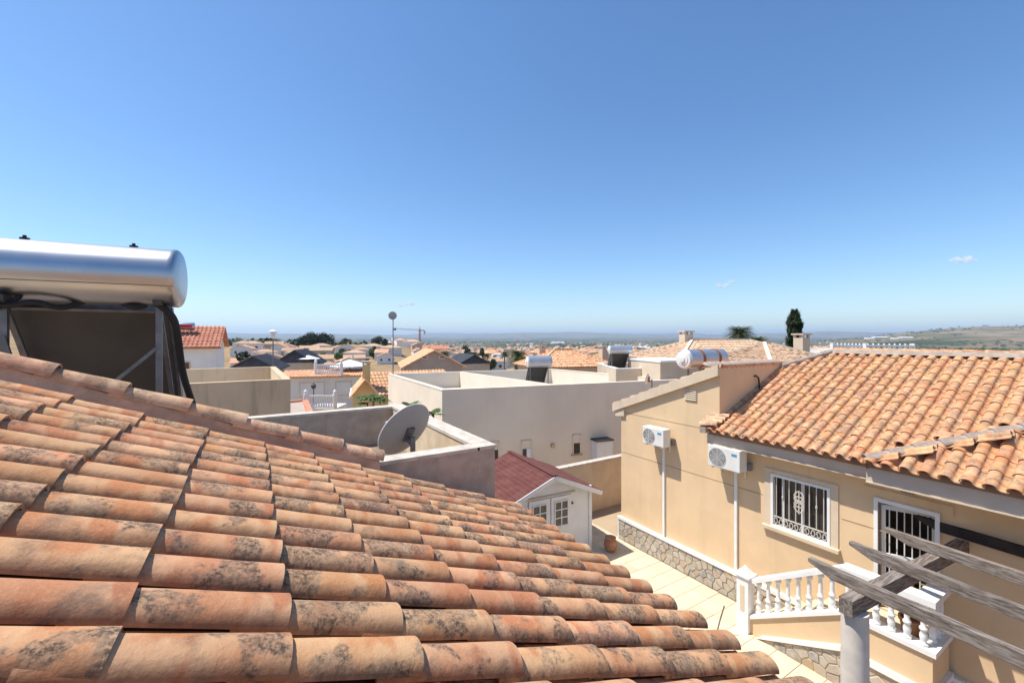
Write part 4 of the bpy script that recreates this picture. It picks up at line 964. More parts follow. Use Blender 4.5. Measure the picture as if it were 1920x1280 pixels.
def house(name, label, c, W, D, zb, ze, rise, rz, wall, roof, kind='gable', ov=.35, windows=(), chim=(), group=None, fascia=None, pitch=.24, course=0., wmat=None, pmat=None, gmat=None):
    """kind gable: ridge along local y; gable_x: ridge along local x; hip. local front is -y"""
    t = thing(name, label, 'house', (c[0], c[1], zb), group, local=True, rotz=rz)
    H = ze-zb; w2, d2 = W/2, D/2
    mb = MB(); mb.box(-w2, w2, -d2, d2, -2, H)
    if kind == 'gable': mb.prism([(-w2,-d2,H),(w2,-d2,H),(0,-d2,H+rise)], (0,D,0))
    if kind == 'gable_x': mb.prism([(-w2,-d2,H),(-w2,d2,H),(-w2,0,H+rise)], (W,0,0))
    mb.build('wall', wall, t)
    mb = MB(); o = ov; hz = H+.03
    if kind == 'gable':
        for s in (-1, 1):
            sl = Vector((-s*w2, 0, rise)); u = sl.normalized(); L = sl.length+o; st = -u*o
            ribbed(mb, Vector((s*w2,-d2-o,hz))+st, Vector((s*w2,d2+o,hz))+st, u, L, pitch=pitch, course=course)
            mb.prism([Vector((s*w2,-d2-o,hz-.10))+st, Vector((s*w2,d2+o,hz-.10))+st, Vector((0,d2+o,hz+rise-.10)), Vector((0,-d2-o,hz+rise-.10))], (0,0,.09))
    elif kind == 'gable_x':
        for s in (-1, 1):
            sl = Vector((0, -s*d2, rise)); u = sl.normalized(); L = sl.length+o; st = -u*o
            ribbed(mb, Vector((-w2-o,s*d2,hz))+st, Vector((w2+o,s*d2,hz))+st, u, L, pitch=pitch, course=course)
            mb.prism([Vector((-w2-o,s*d2,hz-.10))+st, Vector((w2+o,s*d2,hz-.10))+st, Vector((w2+o,0,hz+rise-.10)), Vector((-w2-o,0,hz+rise-.10))], (0,0,.09))
    else:
        w3, d3 = w2+o, d2+o; m_ = min(w3, d3); z0 = hz-rise*o/m_; top = z0+rise*(m_+0)/m_
        for s in (-1, 1):
            u = Vector((0, -s*m_, rise)).normalized(); L = math.hypot(m_, rise)
            ribbed(mb, (-w3,s*d3,z0), (w3,s*d3,z0), u, L, pitch=pitch, course=course, lim=lambda f: min(1, f*2*w3/m_, (1-f)*2*w3/m_)*(min(1, d3/m_)))
            u = Vector((-s*m_, 0, rise)).normalized()
            ribbed(mb, (s*w3,-d3,z0), (s*w3,d3,z0), u, L, pitch=pitch, course=course, lim=lambda f: min(1, f*2*d3/m_, (1-f)*2*d3/m_)*(min(1, w3/m_)))
        rr_ = [(-w3+m_,-d3+m_,top-.03),(w3-m_,-d3+m_,top-.03),(w3-m_,d3-m_,top-.03),(-w3+m_,d3-m_,top-.03)]
        ee = [(-w3,-d3,z0-.03),(w3,-d3,z0-.03),(w3,d3,z0-.03),(-w3,d3,z0-.03)]
        mb.add(ee+rr_, [(3,2,1,0)]+[(i,(i+1) % 4,4+(i+1) % 4,4+i) for i in range(4)])
    rf = mb.build('roof', roof, t, flip=False)
    if kind == 'hip':
        cm_ = MB()
        for i in range(4): cm_.beam(Vector(ee[i])+Vector((0,0,.08)), Vector(rr_[i])+Vector((0,0,.08)), .18, .10)
        if w3 > d3: cm_.beam(Vector(rr_[0])+Vector((0,0,.08)), Vector(rr_[1])+Vector((0,0,.08)), .20, .11)
        else: cm_.beam(Vector(rr_[1])+Vector((0,0,.08)), Vector(rr_[2])+Vector((0,0,.08)), .20, .11)
        cm_.build('ridge_caps', fascia or roof, rf)
    if fascia:
        mb = MB(); mb.box(-w2-ov*.8, w2+ov*.8, -d2-ov*.8, -d2, H-.16, H-.01) if kind != 'gable' else [mb.box(s*(w2+.02)-(.2 if s < 0 else 0), s*(w2+.02)+(.2 if s > 0 else 0), -d2-.1, d2+.1, H-.25, H-.08) for s in (-1, 1)]; mb.build('cornice', fascia, t)
    for (x, z, ww, wh) in windows:
        f = MB(); f.box(x-ww/2-.07, x+ww/2+.07, -d2-.04, -d2, z-.07, z+wh+.07); wo = f.build('window', wmat or m_white, t)
        f = MB(); f.box(x-ww/2, x+ww/2, -d2-.052, -d2-.04, z, z+wh); f.build('pane', pmat or m_glass, wo)
    if gmat:
        f = MB(); f.prism([(-w2,-d2-.06,H),(w2,-d2-.06,H),(0,-d2-.06,H+rise)], (0,.055,0)); f.build('gable_panel', gmat, t)
    for (x, y, z0, z1, s) in chim:
        f = MB(); f.box(x-s/2, x+s/2, y-s/2, y+s/2, z0, z1-.25); f.build('chimney', wall, t)
        f = MB(); f.box(x-s/2-.08, x+s/2+.08, y-s/2-.08, y+s/2+.08, z1-.08, z1)
        for a_ in (-1, 1):
            for b_ in (-1, 1): f.box(x+a_*s*.4-.06, x+a_*s*.4+.06, y+b_*s*.4-.06, y+b_*s*.4+.06, z1-.25, z1-.08)
        f.build('chimney_cap', m_fascia, t)
    return t
def off(c, k, x=0): return (c.x+FW.x*k+x, c.y+FW.y*k)
m_sandwall = M('sand_wall', (.58,.47,.35), .9, .06, 1, .2, 60, .15, streak=.1, orand=.06)
m_ridgepale = M('pale_ridge', (.70,.60,.46), .9, .1, 3)
m_greywall = M('taupe_wall', (.44,.36,.30), .9, .06, 1, .2, 60, .15, streak=.1)
m_blackwin = m_glass
# red-tiled house behind the heater
c = at(352, 660, 27); z = c.z
house('red_tiled_house', 'white house with red tile roof and ochre cornice behind the heater', off(c, 2.5, -2.9), 6.4, 6, -8, (634-648)/800*27, 1.25, R(-2), m_whitewall, m_roof_red, 'gable_x', .3, [(1.55, -1.75+8-.5+.0, .6, .75)], fascia=m_yellow, pitch=.23, course=.4, wmat=m_yellow)
q = at(343, 612, 27.6); hb = thing('roof_tank', 'small white water tank with red label on the red-tiled roof', 'tank', (q.x, q.y, q.z-.4), local=True)
MB().lathe([(.02,-.65),(.22,-.62),(.24,-.55),(.24,.55),(.22,.62),(.02,.65)], (0,0,.42), (1,0,0), 20).build('tank', m_metal, hb, smooth=True)
mb = MB(); mb.box(-.5,.5,-.255,-.235,.32,.52); mb.build('label', m_paper, hb)
for s in (-.4,.4): mb = MB(); mb.box(s-.03,s+.03,-.1,.1,-.3,.2); mb.build('leg', m_galv, hb)
# white house with tiled eave, balustraded roof terrace
def balustrade(label, A, B, h, n, post, name='balustrade', group='white balustrades on far terraces', posts=True, finial=True):
    A = Vector(A); B = Vector(B); t = thing(name, label, 'balustrade', A, group); d = (B-A)
    u = Vector((0,0,1))
    mb = MB(); mb.beam(A+u*(h-.06), B+u*(h-.06), .16, .12); mb.build('rail', m_white, t)
    mb = MB(); mb.beam(A+u*.06, B+u*.06, .16, .12); mb.build('kerb', m_white, t)
    for k in range(n):
        p_ = A+d*((k+.5)/n); mb = MB(); mb.lathe([(.06,.1),(.07,.3),(.035,.45),(.04,h-.2),(.06,h-.1)], p_, n=6); mb.build('baluster', m_white, t)
    if posts:
        for p_ in (A, B):
            mb = MB(); mb.box(p_.x-post/2, p_.x+post/2, p_.y-post/2, p_.y+post/2, p_.z-.3, p_.z+h+.08); mb.build('post', m_white, t)
            if not finial: continue
            mb = MB(); mb.lathe([(post*.25,0),(post*.5,.12),(post*.45,.25),(post*.15,.36),(.01,.38)], p_+u*(h+.08), n=8); mb.build('finial', m_white, t)
    return t
c = at(590, 735, 40); dW = 40
house('white_terrace_house', 'white house with tiled eave below a balustraded roof terrace', off(c, 3.5, -.3), 7.0, 6, -9.5, (634-709)/800*38, .35, R(-14), m_whitewall, m_roof_orange, 'gable_x', .35, [(-1.0, 4.1, 2.0, 1.2), (1.75, 4.1, 1.3, 1.2)], fascia=m_yellow, wmat=m_stucco_trim, pmat=m_whitewall)
for i_, (pa_, pb_, dd, y, lab) in enumerate(((592, 640, 41, 701, 'white balustrade on the white house roof terrace'), (573, 628, 33, 764, 'white balcony balustrade between cream posts below the street lamp'))):
    A = at(pa_, y, dd); B = at(pb_, y, dd); balustrade(lab, A, B, .95, 12, .28)
A = at(575, 790, 33); mbx = thing('terrace_block', 'pale terrace block carrying the white balcony balustrade', 'terrace', (A.x, A.y, -9))
B = at(630, 790, 33); MB().prism([(A.x,A.y,-9),(B.x,B.y,-9),(B.x+1.2,B.y+2.2,-9),(A.x+1.2,A.y+2.2,-9)], (0,0,9+at(0,765,33).z)).build('wall', m_whitewall, mbx)
MB().prism([(A.x-.1,A.y-.1,at(0,767,33).z-.0),(B.x+.1,B.y-.1,at(0,767,33).z),(B.x+.1,B.y-.3,at(0,767,33).z),(A.x-.1,A.y-.3,at(0,767,33).z)], (0,0,.06)).build('ledge', m_block_top, mbx)
A = at(545, 757, 27); rp = thing('red_coped_roof', 'low flat roof edged with red coping below the white house', 'roof', (A.x, A.y, -8.5))
P_ = [at(535,757,29), at(572,754,30), at(583,770,24), at(535,772,23)]; zt_ = -4.4
poly_ = [(p.x,p.y,zt_) for p in P_]; MB().prism([(x,y,-9) for x,y,_ in poly_], (0,0,9+zt_)).build('wall', m_greywall, rp)
mb = MB()
for i in range(4): mb.beam(Vector(poly_[i])+Vector((0,0,.04)), Vector(poly_[(i+1)%4])+Vector((0,0,.04)), .35, .14)
mb.build('coping', m_roof_red, rp)
def lamp_post(label, px, ytop, ybase_z, dep, h_, style=0):
    c = at(px, ytop, dep); t = thing('street_lamp', label, 'street lamp', (c.x, c.y, ybase_z), 'street lamps in the town')
    mb = MB(); mb.cyl((c.x,c.y,ybase_z), (c.x,c.y,c.z-.3), .06, .045, 8); mb.build('post', m_galv, t)
    mb = MB(); mb.lathe([(.05,-.3),(.16,-.25),(.20,0),(.10,.1),(.02,.2)], c, n=8); mb.build('lantern', m_panelback if style == 0 else m_white, t)
    if style: mb = MB(); mb.lathe([(.02,.15),(.3,.12),(.32,.3),(.1,.45)], c, n=10); mb.build('hood', m_white, t)
lamp_post('dark lantern street lamp before the white house', 588, 722, -9, 34.5, 4)
lamp_post('tall pole lamp with white hood rising over the beige flat house', 512, 628, -8.5, 36, 6, 1)
# parasol
c = at(656, 676, 44); ps = thing('parasol', 'large white parasol open on a far roof terrace', 'parasol', (c.x, c.y, c.z-2.4))
MB().lathe([(2.0,-.55),(1.98,-.5),(1.0,-.18),(.05,.12)], c, n=8).build('canopy', m_white, ps); MB().cyl((c.x,c.y,c.z-2.6),(c.x,c.y,c.z-.1),.04,n=6).build('pole', m_galv, ps)
c = at(578, 667, 60); ps = thing('parasol', 'smaller white parasol beside the dark gable roof', 'parasol', (c.x, c.y, c.z-2.4))
MB().lathe([(1.6,-.4),(.8,-.15),(.05,.1)], c, n=8).build('canopy', m_white, ps); MB().cyl((c.x,c.y,c.z-2.6),(c.x,c.y,c.z-.1),.04,n=6).build('pole', m_galv, ps)
# yellow house with chimney
c = at(716, 735, 29)
house('yellow_house', 'yellow house with ribbed orange roof left of the cream house', off(c, 2.6, +1.0), 5.6, 5, -8, (634-737)/800*29, 1.25, R(-2), m_yellow, m_roof_orange, 'gable_x', .25, [(-1.4, 2.9, .8, .9)], pitch=.25, course=.42)
c = at(662, 735, 28)
house('yellow_house', 'small yellow house with square chimney beside the parasol', off(c, 2.2, 0), 1.5, 4.4, -8, (634-738)/800*28, .9, R(-12), m_yellow, m_roof_orange, 'gable', .3, [], [(.1, -1.2, 4.2, 6.45, .5)], fascia=m_white, pitch=.24)
# gabled taupe house with mast
c = at(779, 690, 47)
house('gable_house', 'taupe gable-end house with orange roof behind the cream terrace', off(c, 5, +.6), 6.4, 10, -9.5, (634-686)/800*47, 1.72, R(-15), m_greywall, m_roof_orange, 'gable', .45, [(-1., 7.3, .5, .16), (.9, 7.3, .5, .16)], fascia=m_white)
q = at(737, 700, 24.3); mst = thing('aerial_mast', 'tall thin mast with a small round dish on top', 'mast', (q.x, q.y, ct-.95))
MB().cyl((q.x,q.y,ct-.95),(q.x,q.y,at(0,588,24.3).z),.035,.025,8).build('pole', m_galv, mst)
u_ = at(737, 592, 24.3); MB().lathe([(.01,-.02),(.1,-.015),(.2,.01),(.235,.04),(.235,.05),(.2,.03),(.01,.0)], u_-FW*.1, -FW+Vector((.3,.1,.1)), 20).build('dish', m_dish, mst, smooth=True)
MB().beam(at(737,617,24.3), at(742,617,24.2), .08, .14).build('bracket', m_galv, mst)
# dark slate gables
c = at(530, 684, 58)
house('dark_roof_house', 'sand house with dark slate gable behind the beige flat house', off(c, 5, 0), 5.2, 8, -10.5, (634-681)/800*58, 1.75, R(-16), m_sandwall, m_roof_dark, 'gable', .5, [], gmat=m_slate)
c = at(870, 684, 70)
house('dark_roof_house', 'house with dark slate gable behind the cream terrace parapet', off(c, 4, 0), 5.6, 8, -11, (634-682)/800*70, 1.5, R(-8), m_sandwall, m_roof_dark, 'gable', .5, [], gmat=m_slate)
c = at(452, 690, 40)
house('dark_roof_house', 'low house with dark roof right of the red-tiled house', off(c, 3, 0), 3.8, 6, -9.5, (634-690)/800*40, 1.1, R(-12), m_sandwall, m_roof_dark, 'gable', .4, [], gmat=m_slate)
# hip roof house with two chimneys
c = at(1083, 690, 36)
house('hip_roof_house', 'orange hip-roofed house with tall chimneys behind the cream terrace', off(c, 3.2, -1.0), 7.0, 5.2, -9, (634-688)/800*33.5, 1.35, R(-14), m_sandwall, m_roof_orange, 'hip', .4, [], [(-1.7, 1.2, 5.5, 8.35, .6), (3.3, -1.4, 5.5, 8.3, .65)], pitch=.25, course=.42)
c = at(1195, 690, 24)
ph = thing('white_coped_terrace', 'sand walled roof terrace with white coping left of the rusty-banded tank', 'terrace', (c.x, c.y, -8))
P_ = [at(1155,700,23), at(1252,692,23.5), at(1262,690,29), at(1120,692,28)]
ring_walls(ph, [(p.x,p.y) for p in P_], -1.62, -8, .2, m_sandwall, -2.4, m_roofgravel, copemat=m_white)
q = at(1163, 690, 24.6); heater('dark solar heater leaning on the white-coped terrace', (q.x, q.y, -2.4), R(-28), 1.3, .25, h=1.75)
# big hip-roof house behind the ochre house
c = at(1352, 660, 29)
house('hip_roof_house', 'wide pale hip-roofed house with square chimney behind the banded tank', off(c, 0), 10.5, 6.0, -8, (634-671)/800*26.5, 1.2, R(-18), m_sandwall, m_roof_tan, 'hip', .4, [], [(-2.5, .3, 6.3, 8.5, .62)], fascia=m_ridgepale, pitch=.25, course=.42)
c = at(1438, 668, 24)
house('hip_roof_house', 'pale hip roof with cream ridge lines just beyond the ochre ridge', off(c, 0), 5.0, 4.6, -8, (634-681)/800*22, 1.12, R(-12), m_sandwall, m_roof_tan, 'hip', .35, [], [(1.85, -.64, 6.0, 8.27, .55)], fascia=m_ridgepale, pitch=.24, course=.42)
c = at(1272, 688, 22.5)
fb_ = thing('sand_annex', 'sand coloured annex wall with white top left of the banded tank', 'house', (c.x, c.y, -8))
A = at(1238, 690, 21.5); B = at(1310, 690, 22.5)
MB().prism([(A.x,A.y,-8),(B.x,B.y,-8),(B.x+1,B.y+3,-8),(A.x+1,A.y+3,-8)], (0,0,8-1.22)).build('wall', m_sandwall, fb_)
MB().prism([(A.x-.05,A.y-.05,-1.22),(B.x,B.y-.05,-1.22),(B.x+1,B.y+3,-1.22),(A.x+.95,A.y+3,-1.22)], (0,0,.09)).build('coping', m_white, fb_)
# white balustrade beyond the ochre ridge
for i_, (a_, b_, y) in enumerate(((1560, 1622, 657), (1622, 1712, 657.5))):
    A = at(a_, y, 26); B = at(b_, y+.3, 27); balustrade(['white balustrade just beyond the ochre roof ridge, left run', 'white balustrade just beyond the ochre roof ridge, right run'][i_], A, B, .38, 9, .16, finial=False)
A = at(1552, 660, 26); B = at(1720, 660, 27.2); wt = thing('white_terrace_house', 'house top under the white balustrade beyond the ochre ridge', 'house', (A.x, A.y, -7))
MB().prism([(A.x,A.y,-7),(B.x,B.y,-7),(B.x+FW.x*6,B.y+FW.y*6,-7),(A.x+FW.x*5+2,A.y+FW.y*5-1.2,-7)], (0,0,7+at(0,658.5,26).z)).build('wall', m_whitewall, wt)
MB().prism([(A.x-.1,A.y-.1,at(0,658.5,26).z),(B.x+.1,B.y-.1,at(0,658.5,26).z),(B.x+FW.x*6,B.y+FW.y*6,at(0,658.5,26).z),(A.x+FW.x*5+2,A.y+FW.y*5-1.2,at(0,658.5,26).z)], (0,0,.05)).build('coping', m_block_top, wt)
# ------------------------------------------------------------------ trees
def leafcloud(mb, c, rx, ry, rz_, n, sz, rg, shell=.55):
    for _ in range(n):
        while True:
            p_ = Vector((rg.uniform(-1,1), rg.uniform(-1,1), rg.uniform(-1,1)))
            if shell*rg.random() < p_.length < 1: break
        q_ = Vector((c[0]+p_.x*rx, c[1]+p_.y*ry, c[2]+p_.z*rz_))
        u_ = Vector((rg.gauss(0,1), rg.gauss(0,1), rg.gauss(0,.7))).normalized(); v_ = u_.orthogonal().normalized()
        s_ = sz*rg.uniform(.6,1.3); mb.poly([q_-u_*s_, q_+v_*s_*.6, q_+u_*s_, q_-v_*s_*.6])
def bushy(seed, h, r, lob, n, sz, mat, trunkh):
    rg = random.Random(seed); t = thing('broadleaf_tree', 'x', 'tree', (0,0,0), local=True)
    mb = MB(); mb.tube([(0,0,-.5),(rg.uniform(-.1,.1)*r,0,trunkh*.6),(0,0,h*.6)], [r*.09,r*.07,r*.03], 7)
    lobes = []
    for k in range(lob):
        a = rg.random()*6.28; q_ = rg.uniform(.1,.62)*r; lobes.append((q_*math.cos(a), q_*math.sin(a), lerp(trunkh, h-r*.3, rg.random())))
    for l in lobes: mb.tube([(0,0,trunkh*.7), (l[0]*.6,l[1]*.6,lerp(trunkh*.7,l[2],.7)), l], [r*.04,r*.03,r*.012], 5)
    mb.build('trunk', m_bark, t)
    mb = MB()
    for l in lobes:
        s_ = rg.uniform(.32,.55)*r; leafcloud(mb, l, s_, s_, s_*.8, n//lob, sz, rg, .7)
    mb.build('crown', mat, t, flip=False); return t
def palm(seed, h, L, nf=26, mat=m_green_palm, wide=.26):
    rg = random.Random(seed); t = thing('palm_tree', 'x', 'tree', (0,0,0), local=True)
    MB().tube([(0,0,-1),(.1,0,h*.5),(.0,.05,h)], [.28,.22,.2], 8).build('trunk', m_bark, t)
    mb = MB()
    for k in range(nf):
        a = k*2.4+rg.random()*.5; el = lerp(1.25, -.7, k/nf); d = Vector((math.cos(a), math.sin(a), 0)); pts = []
        for i in range(7):
            f = i/6; pts.append(Vector((0,0,h))+d*(L*f*math.cos(el*(1-f*.3)))+Vector((0,0,1))*(L*(f*math.sin(el)-.45*f*f)))
        sdv = Vector((-d.y, d.x, 0))
        for i in range(6):
            p0, p1 = pts[i], pts[i+1]; wv = L*wide*math.sin(math.pi*min(.95, (i+.8)/6.6))
            for s in (-1, 1):
                for z_ in (0, .5):
                    b0 = p0.lerp(p1, z_); b1 = p0.lerp(p1, z_+.36); tip = b1+sdv*s*wv+(p1-p0)*.5+Vector((0,0,-wv*.35)); mb.poly([b0, b1, tip])
    mb.build('crown', mat, t, flip=False); return t
def cypress(seed, h, r):
    rg = random.Random(seed); t = thing('cypress_tree', 'x', 'tree', (0,0,0), local=True)
    MB().cyl((0,0,-1),(0,0,h*.8),.16,.05,7).build('trunk', m_bark, t); mb = MB()
    for k in range(4200):
        z_ = rg.random()**.9; a = rg.random()*6.28; w_ = r*min(1, (1-z_)*3.2+.34)*min(1, .5+z_*4)*(1+.42*mnoise.noise(Vector((z_*11, seed, math.cos(a)*1.3)))); q_ = w_*rg.uniform(.55,1.)
        p_ = Vector((q_*math.cos(a), q_*math.sin(a), .05*h+z_*h*.95)); u_ = Vector((rg.gauss(0,.4)+math.cos(a)*.5, rg.gauss(0,.4)+math.sin(a)*.5, 1)).normalized()*rg.uniform(.08,.26); v_ = u_.orthogonal().normalized()*.05
        mb.poly([p_-u_, p_+v_, p_+u_, p_-v_])
    mb.build('crown', m_green_dark, t, flip=False); return t
def relabel(o, label, group=None, loc=None, rz=0, sc=1):
    o['label'] = label; o.location = loc; o.rotation_euler = (0,0,rz); o.scale = (sc,sc,sc)
    if group: o['group'] = group
q = at(1490, 690, 34); relabel(cypress(3, (690-582)/800*34, .52), 'tall dark cypress standing beyond the ochre ridge', loc=(q.x, q.y, q.z))
q = at(1387, 632, 40); pm = palm(1, 7.2, 1.5, 70); relabel(pm, 'bushy palm behind the pale hip roof', 'palms beyond the houses', (q.x, q.y, at(0,625,40).z-7.2))
# ------------------------------------------------------------------ the town
KIDS.clear()
PROT = {'palm': pm, 'palm2': palm(5, 8.3, 2.0, 64), 'bush': bushy(11, 5.5, 2.8, 9, 1500, .28, m_green, 1.6), 'dark': bushy(12, 6.5, 3.2, 10, 1700, .30, m_green_dark, 1.6), 'pine': bushy(13, 15, 7.5, 16, 3600, .55, m_green_dark, 4.5)}
KIDS.clear()
used = set()
def plant(kind, label, px, ytop, dep, hgt, group, rz=None):
    o = PROT[kind]
    if kind in used or kind == 'palm':
        KIDS or None; o = copy_tree(o)
    used.add(kind); H0 = {'palm': 8.2, 'palm2': 10., 'bush': 5.8, 'dark': 6.8, 'pine': 15.5}[kind]
    q = at(px, ytop, dep); relabel(o, label, group, (q.x, q.y, q.z-hgt), random.random()*6 if rz is None else rz, hgt/H0); return o
plant('palm', 'small palm top right of the bushy palm', 1421, 626, 46, 7, 'palms beyond the houses')
plant('pine', 'tallest dark pine on the left skyline', 590, 621, 235, 14, 'pines on the left rise')
plant('pine', 'broad dark pine right of the tallest skyline pine', 614, 622, 240, 14, 'pines on the left rise')
plant('pine', 'lower dark pine at the left foot of the pine clump', 572, 629, 230, 10, 'pines on the left rise')
plant('pine', 'dark pine below the crane jib on the left rise', 707, 629, 260, 8, 'pines on the left rise')
plant('pine', 'low dark pine between the pine clump and the mast', 652, 633, 250, 8, 'pines on the left rise')
plant('dark', 'round dark tree before the dry slope', 546, 641, 190, 6, 'round trees below the left rise')
plant('dark', 'wide dark tree right of the pole lamp', 521, 637, 215, 8, 'round trees below the left rise')
plant('dark', 'dark tree left of the pole lamp on the skyline', 470, 640, 220, 8, 'round trees below the left rise')
plant('bush', 'bright green round tree below the dry slope', 574, 658, 110, 5, 'round trees below the left rise')
plant('bush', 'small green tree right of the bright round tree', 600, 656, 125, 5, 'round trees below the left rise')
plant('palm2', 'full palm left of the second dark gable', 834, 652, 85, 8.5, 'palms in the town')
plant('palm2', 'full palm right behind the second dark gable', 887, 653, 100, 9, 'palms in the town')
plant('palm2', 'tall slim palm left of the terrace heater', 971, 647, 70, 9.5, 'palms in the town')
plant('palm2', 'short palm touching the terrace heater', 984, 662, 68, 7.5, 'palms in the town')
plant('palm2', 'far small palm left of the tall slim palm', 946, 655, 130, 8, 'palms in the town')
plant('dark', 'dark round tree above the second full palm', 872, 644, 230, 9, 'dark town trees')
plant('dark', 'dark tree left of the tan far houses', 905, 650, 210, 7, 'dark town trees')
plant('dark', 'dark tree right of the beige flat house', 461, 652, 70, 6, 'dark town trees')
rgt = random.Random(77); TREES = []
NTH = ['first','second','third','fourth','fifth','sixth','seventh','eighth','ninth','tenth','eleventh','twelfth','thirteenth','fourteenth','fifteenth','sixteenth','seventeenth','eighteenth','nineteenth','twentieth','twenty-first','twenty-second','twenty-third','twenty-fourth','twenty-fifth','twenty-sixth']
for k in range(26):
    px = 446+k*11.5+rgt.uniform(-4, 4)
    plant('dark', NTH[k]+' tree from the left in the dark skyline row', px, rgt.uniform(636, 640.5), rgt.uniform(215, 262), rgt.uniform(5, 8), 'row of dark trees on the left rise')
for k in range(16):
    px = rgt.uniform(560, 726); dep = rgt.uniform(118, 205)
    p0 = at(px, 634, dep); h_ = rgt.uniform(2.2, 4.2); kd = rgt.choice(('bush', 'dark')); o_ = plant(kd, 'low bush scattered on the dry slope below the pines', px, 634-(tz(p0.x, p0.y)+h_)/dep*800, dep, h_, 'bushes on the dry slope'); TREES.append((dep, px, {'bush': 'green bush on the dry slope', 'dark': 'dark bush on the dry slope'}[kd], o_))
for k in range(34):
    px = rgt.uniform(828, 1040); dep = rgt.uniform(125, 480)
    p0 = at(px, 634, dep); h_ = rgt.uniform(4.5, 8.5); kd = rgt.choice(('bush', 'dark', 'palm2')); o_ = plant(kd, 'small tree rising between the far town roofs', px, 634-(tz(p0.x, p0.y)+h_)/dep*800, dep, h_, 'trees between the far town roofs'); TREES.append((dep, px, {'bush': 'bright green town tree', 'dark': 'dark round town tree', 'palm2': 'small town palm'}[kd], o_))
# far houses: four kinds, copied one by one
def far_house(seed, W, D, H, rise, wall, roof, kind):
    wins = [(-W*.25, H*.35, 1.0, 1.1), (W*.22, H*.35, 1.2, 1.1)]
    return house('far_house', 'x', (0, 0), W, D, 0, H, rise, 0, wall, roof, kind, .3, wins, [(W*.2, 0, H, H+rise+1.0, .6)] if seed % 2 else [], pitch=.5)
def flat_far(W, D, H, wall):
    t = thing('far_house', 'x', 'house', (0,0,0), local=True)
    MB().box(-W/2,W/2,-D/2,D/2,-2,H).build('wall', wall, t); MB().box(-W*.2,W*.3,-D*.1,D*.4,H,H+2.3).build('stair_tower', wall, t)
    for x in (-W*.25, W*.2): MB().box(x-.55,x+.55,-D/2-.04,-D/2,H*.35,H*.35+1.2).build('window', m_glass, t)
    return t
FAR = [far_house(1, 9, 8, 3.6, 1.7, m_whitewall, m_roof_orange, 'gable'), far_house(2, 11, 8, 3.8, 1.6, m_sandwall, m_roof_tan, 'gable_x'), far_house(3, 10, 9, 6.0, 1.7, m_sandwall, m_roof_orange, 'hip'), far_house(4, 10, 8, 3.8, 1.5, m_whitewall, m_roof_tan, 'hip'), far_house(5, 12, 9, 5.6, 1.6, m_yellow, m_roof_red, 'gable_x'), flat_far(9, 8, 4.2, m_whitewall), flat_far(10, 9, 6.3, m_sandwall)]
LAB = ['white house with orange gable roof among the far town roofs', 'sand house with tan roof among the far town roofs', 'two-storey sand house with orange hip roof in the far town', 'white house with tan hip roof among the far town roofs', 'yellow house with red roof among the far town roofs', 'white flat-roofed cube house in the far town', 'two-storey sand flat-roofed house in the far town']
KIDS.clear()
def occl(px):
    if px < 440: return 0
    for lim, y in ((545, 684), (640, 690), (700, 676), (726, 668), (832, 655), (850, 685), (965, 694), (1035, 664), (1130, 661), (1225, 668), (1300, 640)):
        if px < lim: return y
    return 636
SHORT = ['white house with orange gable roof', 'sand house with tan roof', 'tall sand house with orange hip roof', 'white house with tan hip roof', 'yellow house with red roof', 'white flat cube house', 'tall sand flat-roofed house']
FH = []
rg = random.Random(21); placed = []; cnt = 0; firsts = set()
tries = 0
while cnt < 296 and tries < 60000:
    tries += 1
    lft = cnt < 34 and tries < 9000
    if lft: px = rg.uniform(450, 735); dep = rg.uniform(78, 158)
    elif rg.random() < .5: px = rg.uniform(825, 1050); dep = math.exp(rg.uniform(math.log(165), math.log(520)))
    elif rg.random() < .3: px = rg.uniform(445, 1300); dep = math.exp(rg.uniform(math.log(75), math.log(1000)))
    else: px = rg.uniform(800, 1260); dep = math.exp(rg.uniform(math.log(150), math.log(1100)))
    p0 = at(px, 634, dep); g = tz(p0.x, p0.y)
    if not lft and px < 725 and dep > 112 and not (px < 515 and 200 < dep < 300 and rg.random() < .3): continue
    k = rg.choices(range(7), (5, 5, 3, 5, 1.5, 2, 1.5))[0]; hz_ = [5.3, 5.4, 7.7, 5.3, 7.2, 4.2, 6.3][k]*(.6 if lft else 1)
    ytop = 634-(g+hz_)/dep*800
    if ytop > occl(px)-3 or ytop < 637.5: continue
    if k in (2, 4, 5, 6) and dep < 200: continue
    if px > 812 and dep < 165: continue
    sep = 7.6 if lft else 11.5 if dep < 300 else 13
    if any((p0.x-x)**2+(p0.y-y)**2 < sep*sep for x, y in placed): continue
    placed.append((p0.x, p0.y)); cnt += 1
    o = FAR[k] if k not in firsts else copy_tree(FAR[k]); firsts.add(k)
    s_ = rg.uniform(.85, 1.15)*(.6 if lft or (px < 812 and dep < 220) else 1); FH.append((dep, px, k, o)); relabel(o, LAB[k], 'far town houses, '+SHORT[k], (p0.x, p0.y, g), R(-12)+rg.choice((0, 0, math.pi/2, math.pi))+rg.gauss(0, .15)); o.scale = (s_*rg.uniform(.85,1.25), s_*rg.uniform(.85,1.2), s_*rg.uniform(.92,1.1))
for k in range(7):
    if k not in firsts:
        for ch in KIDS.get(FAR[k].name, []): bpy.data.objects.remove(ch)
        bpy.data.objects.remove(FAR[k])
MARK = [(470,'the pole lamp'),(530,'the left dark gable'),(590,'the pine clump'),(656,'the big parasol'),(737,'the aerial mast'),(787,'the crane'),(834,'the left full palm'),(870,'the second dark gable'),(887,'the right full palm'),(946,'the far small palm'),(971,'the tall slim palm'),(1011,'the terrace heater'),(1050,'the hip roof left chimney'),(1131,'the hip roof right chimney'),(1163,'the dark leaning heater'),(1281,'the square chimney')]
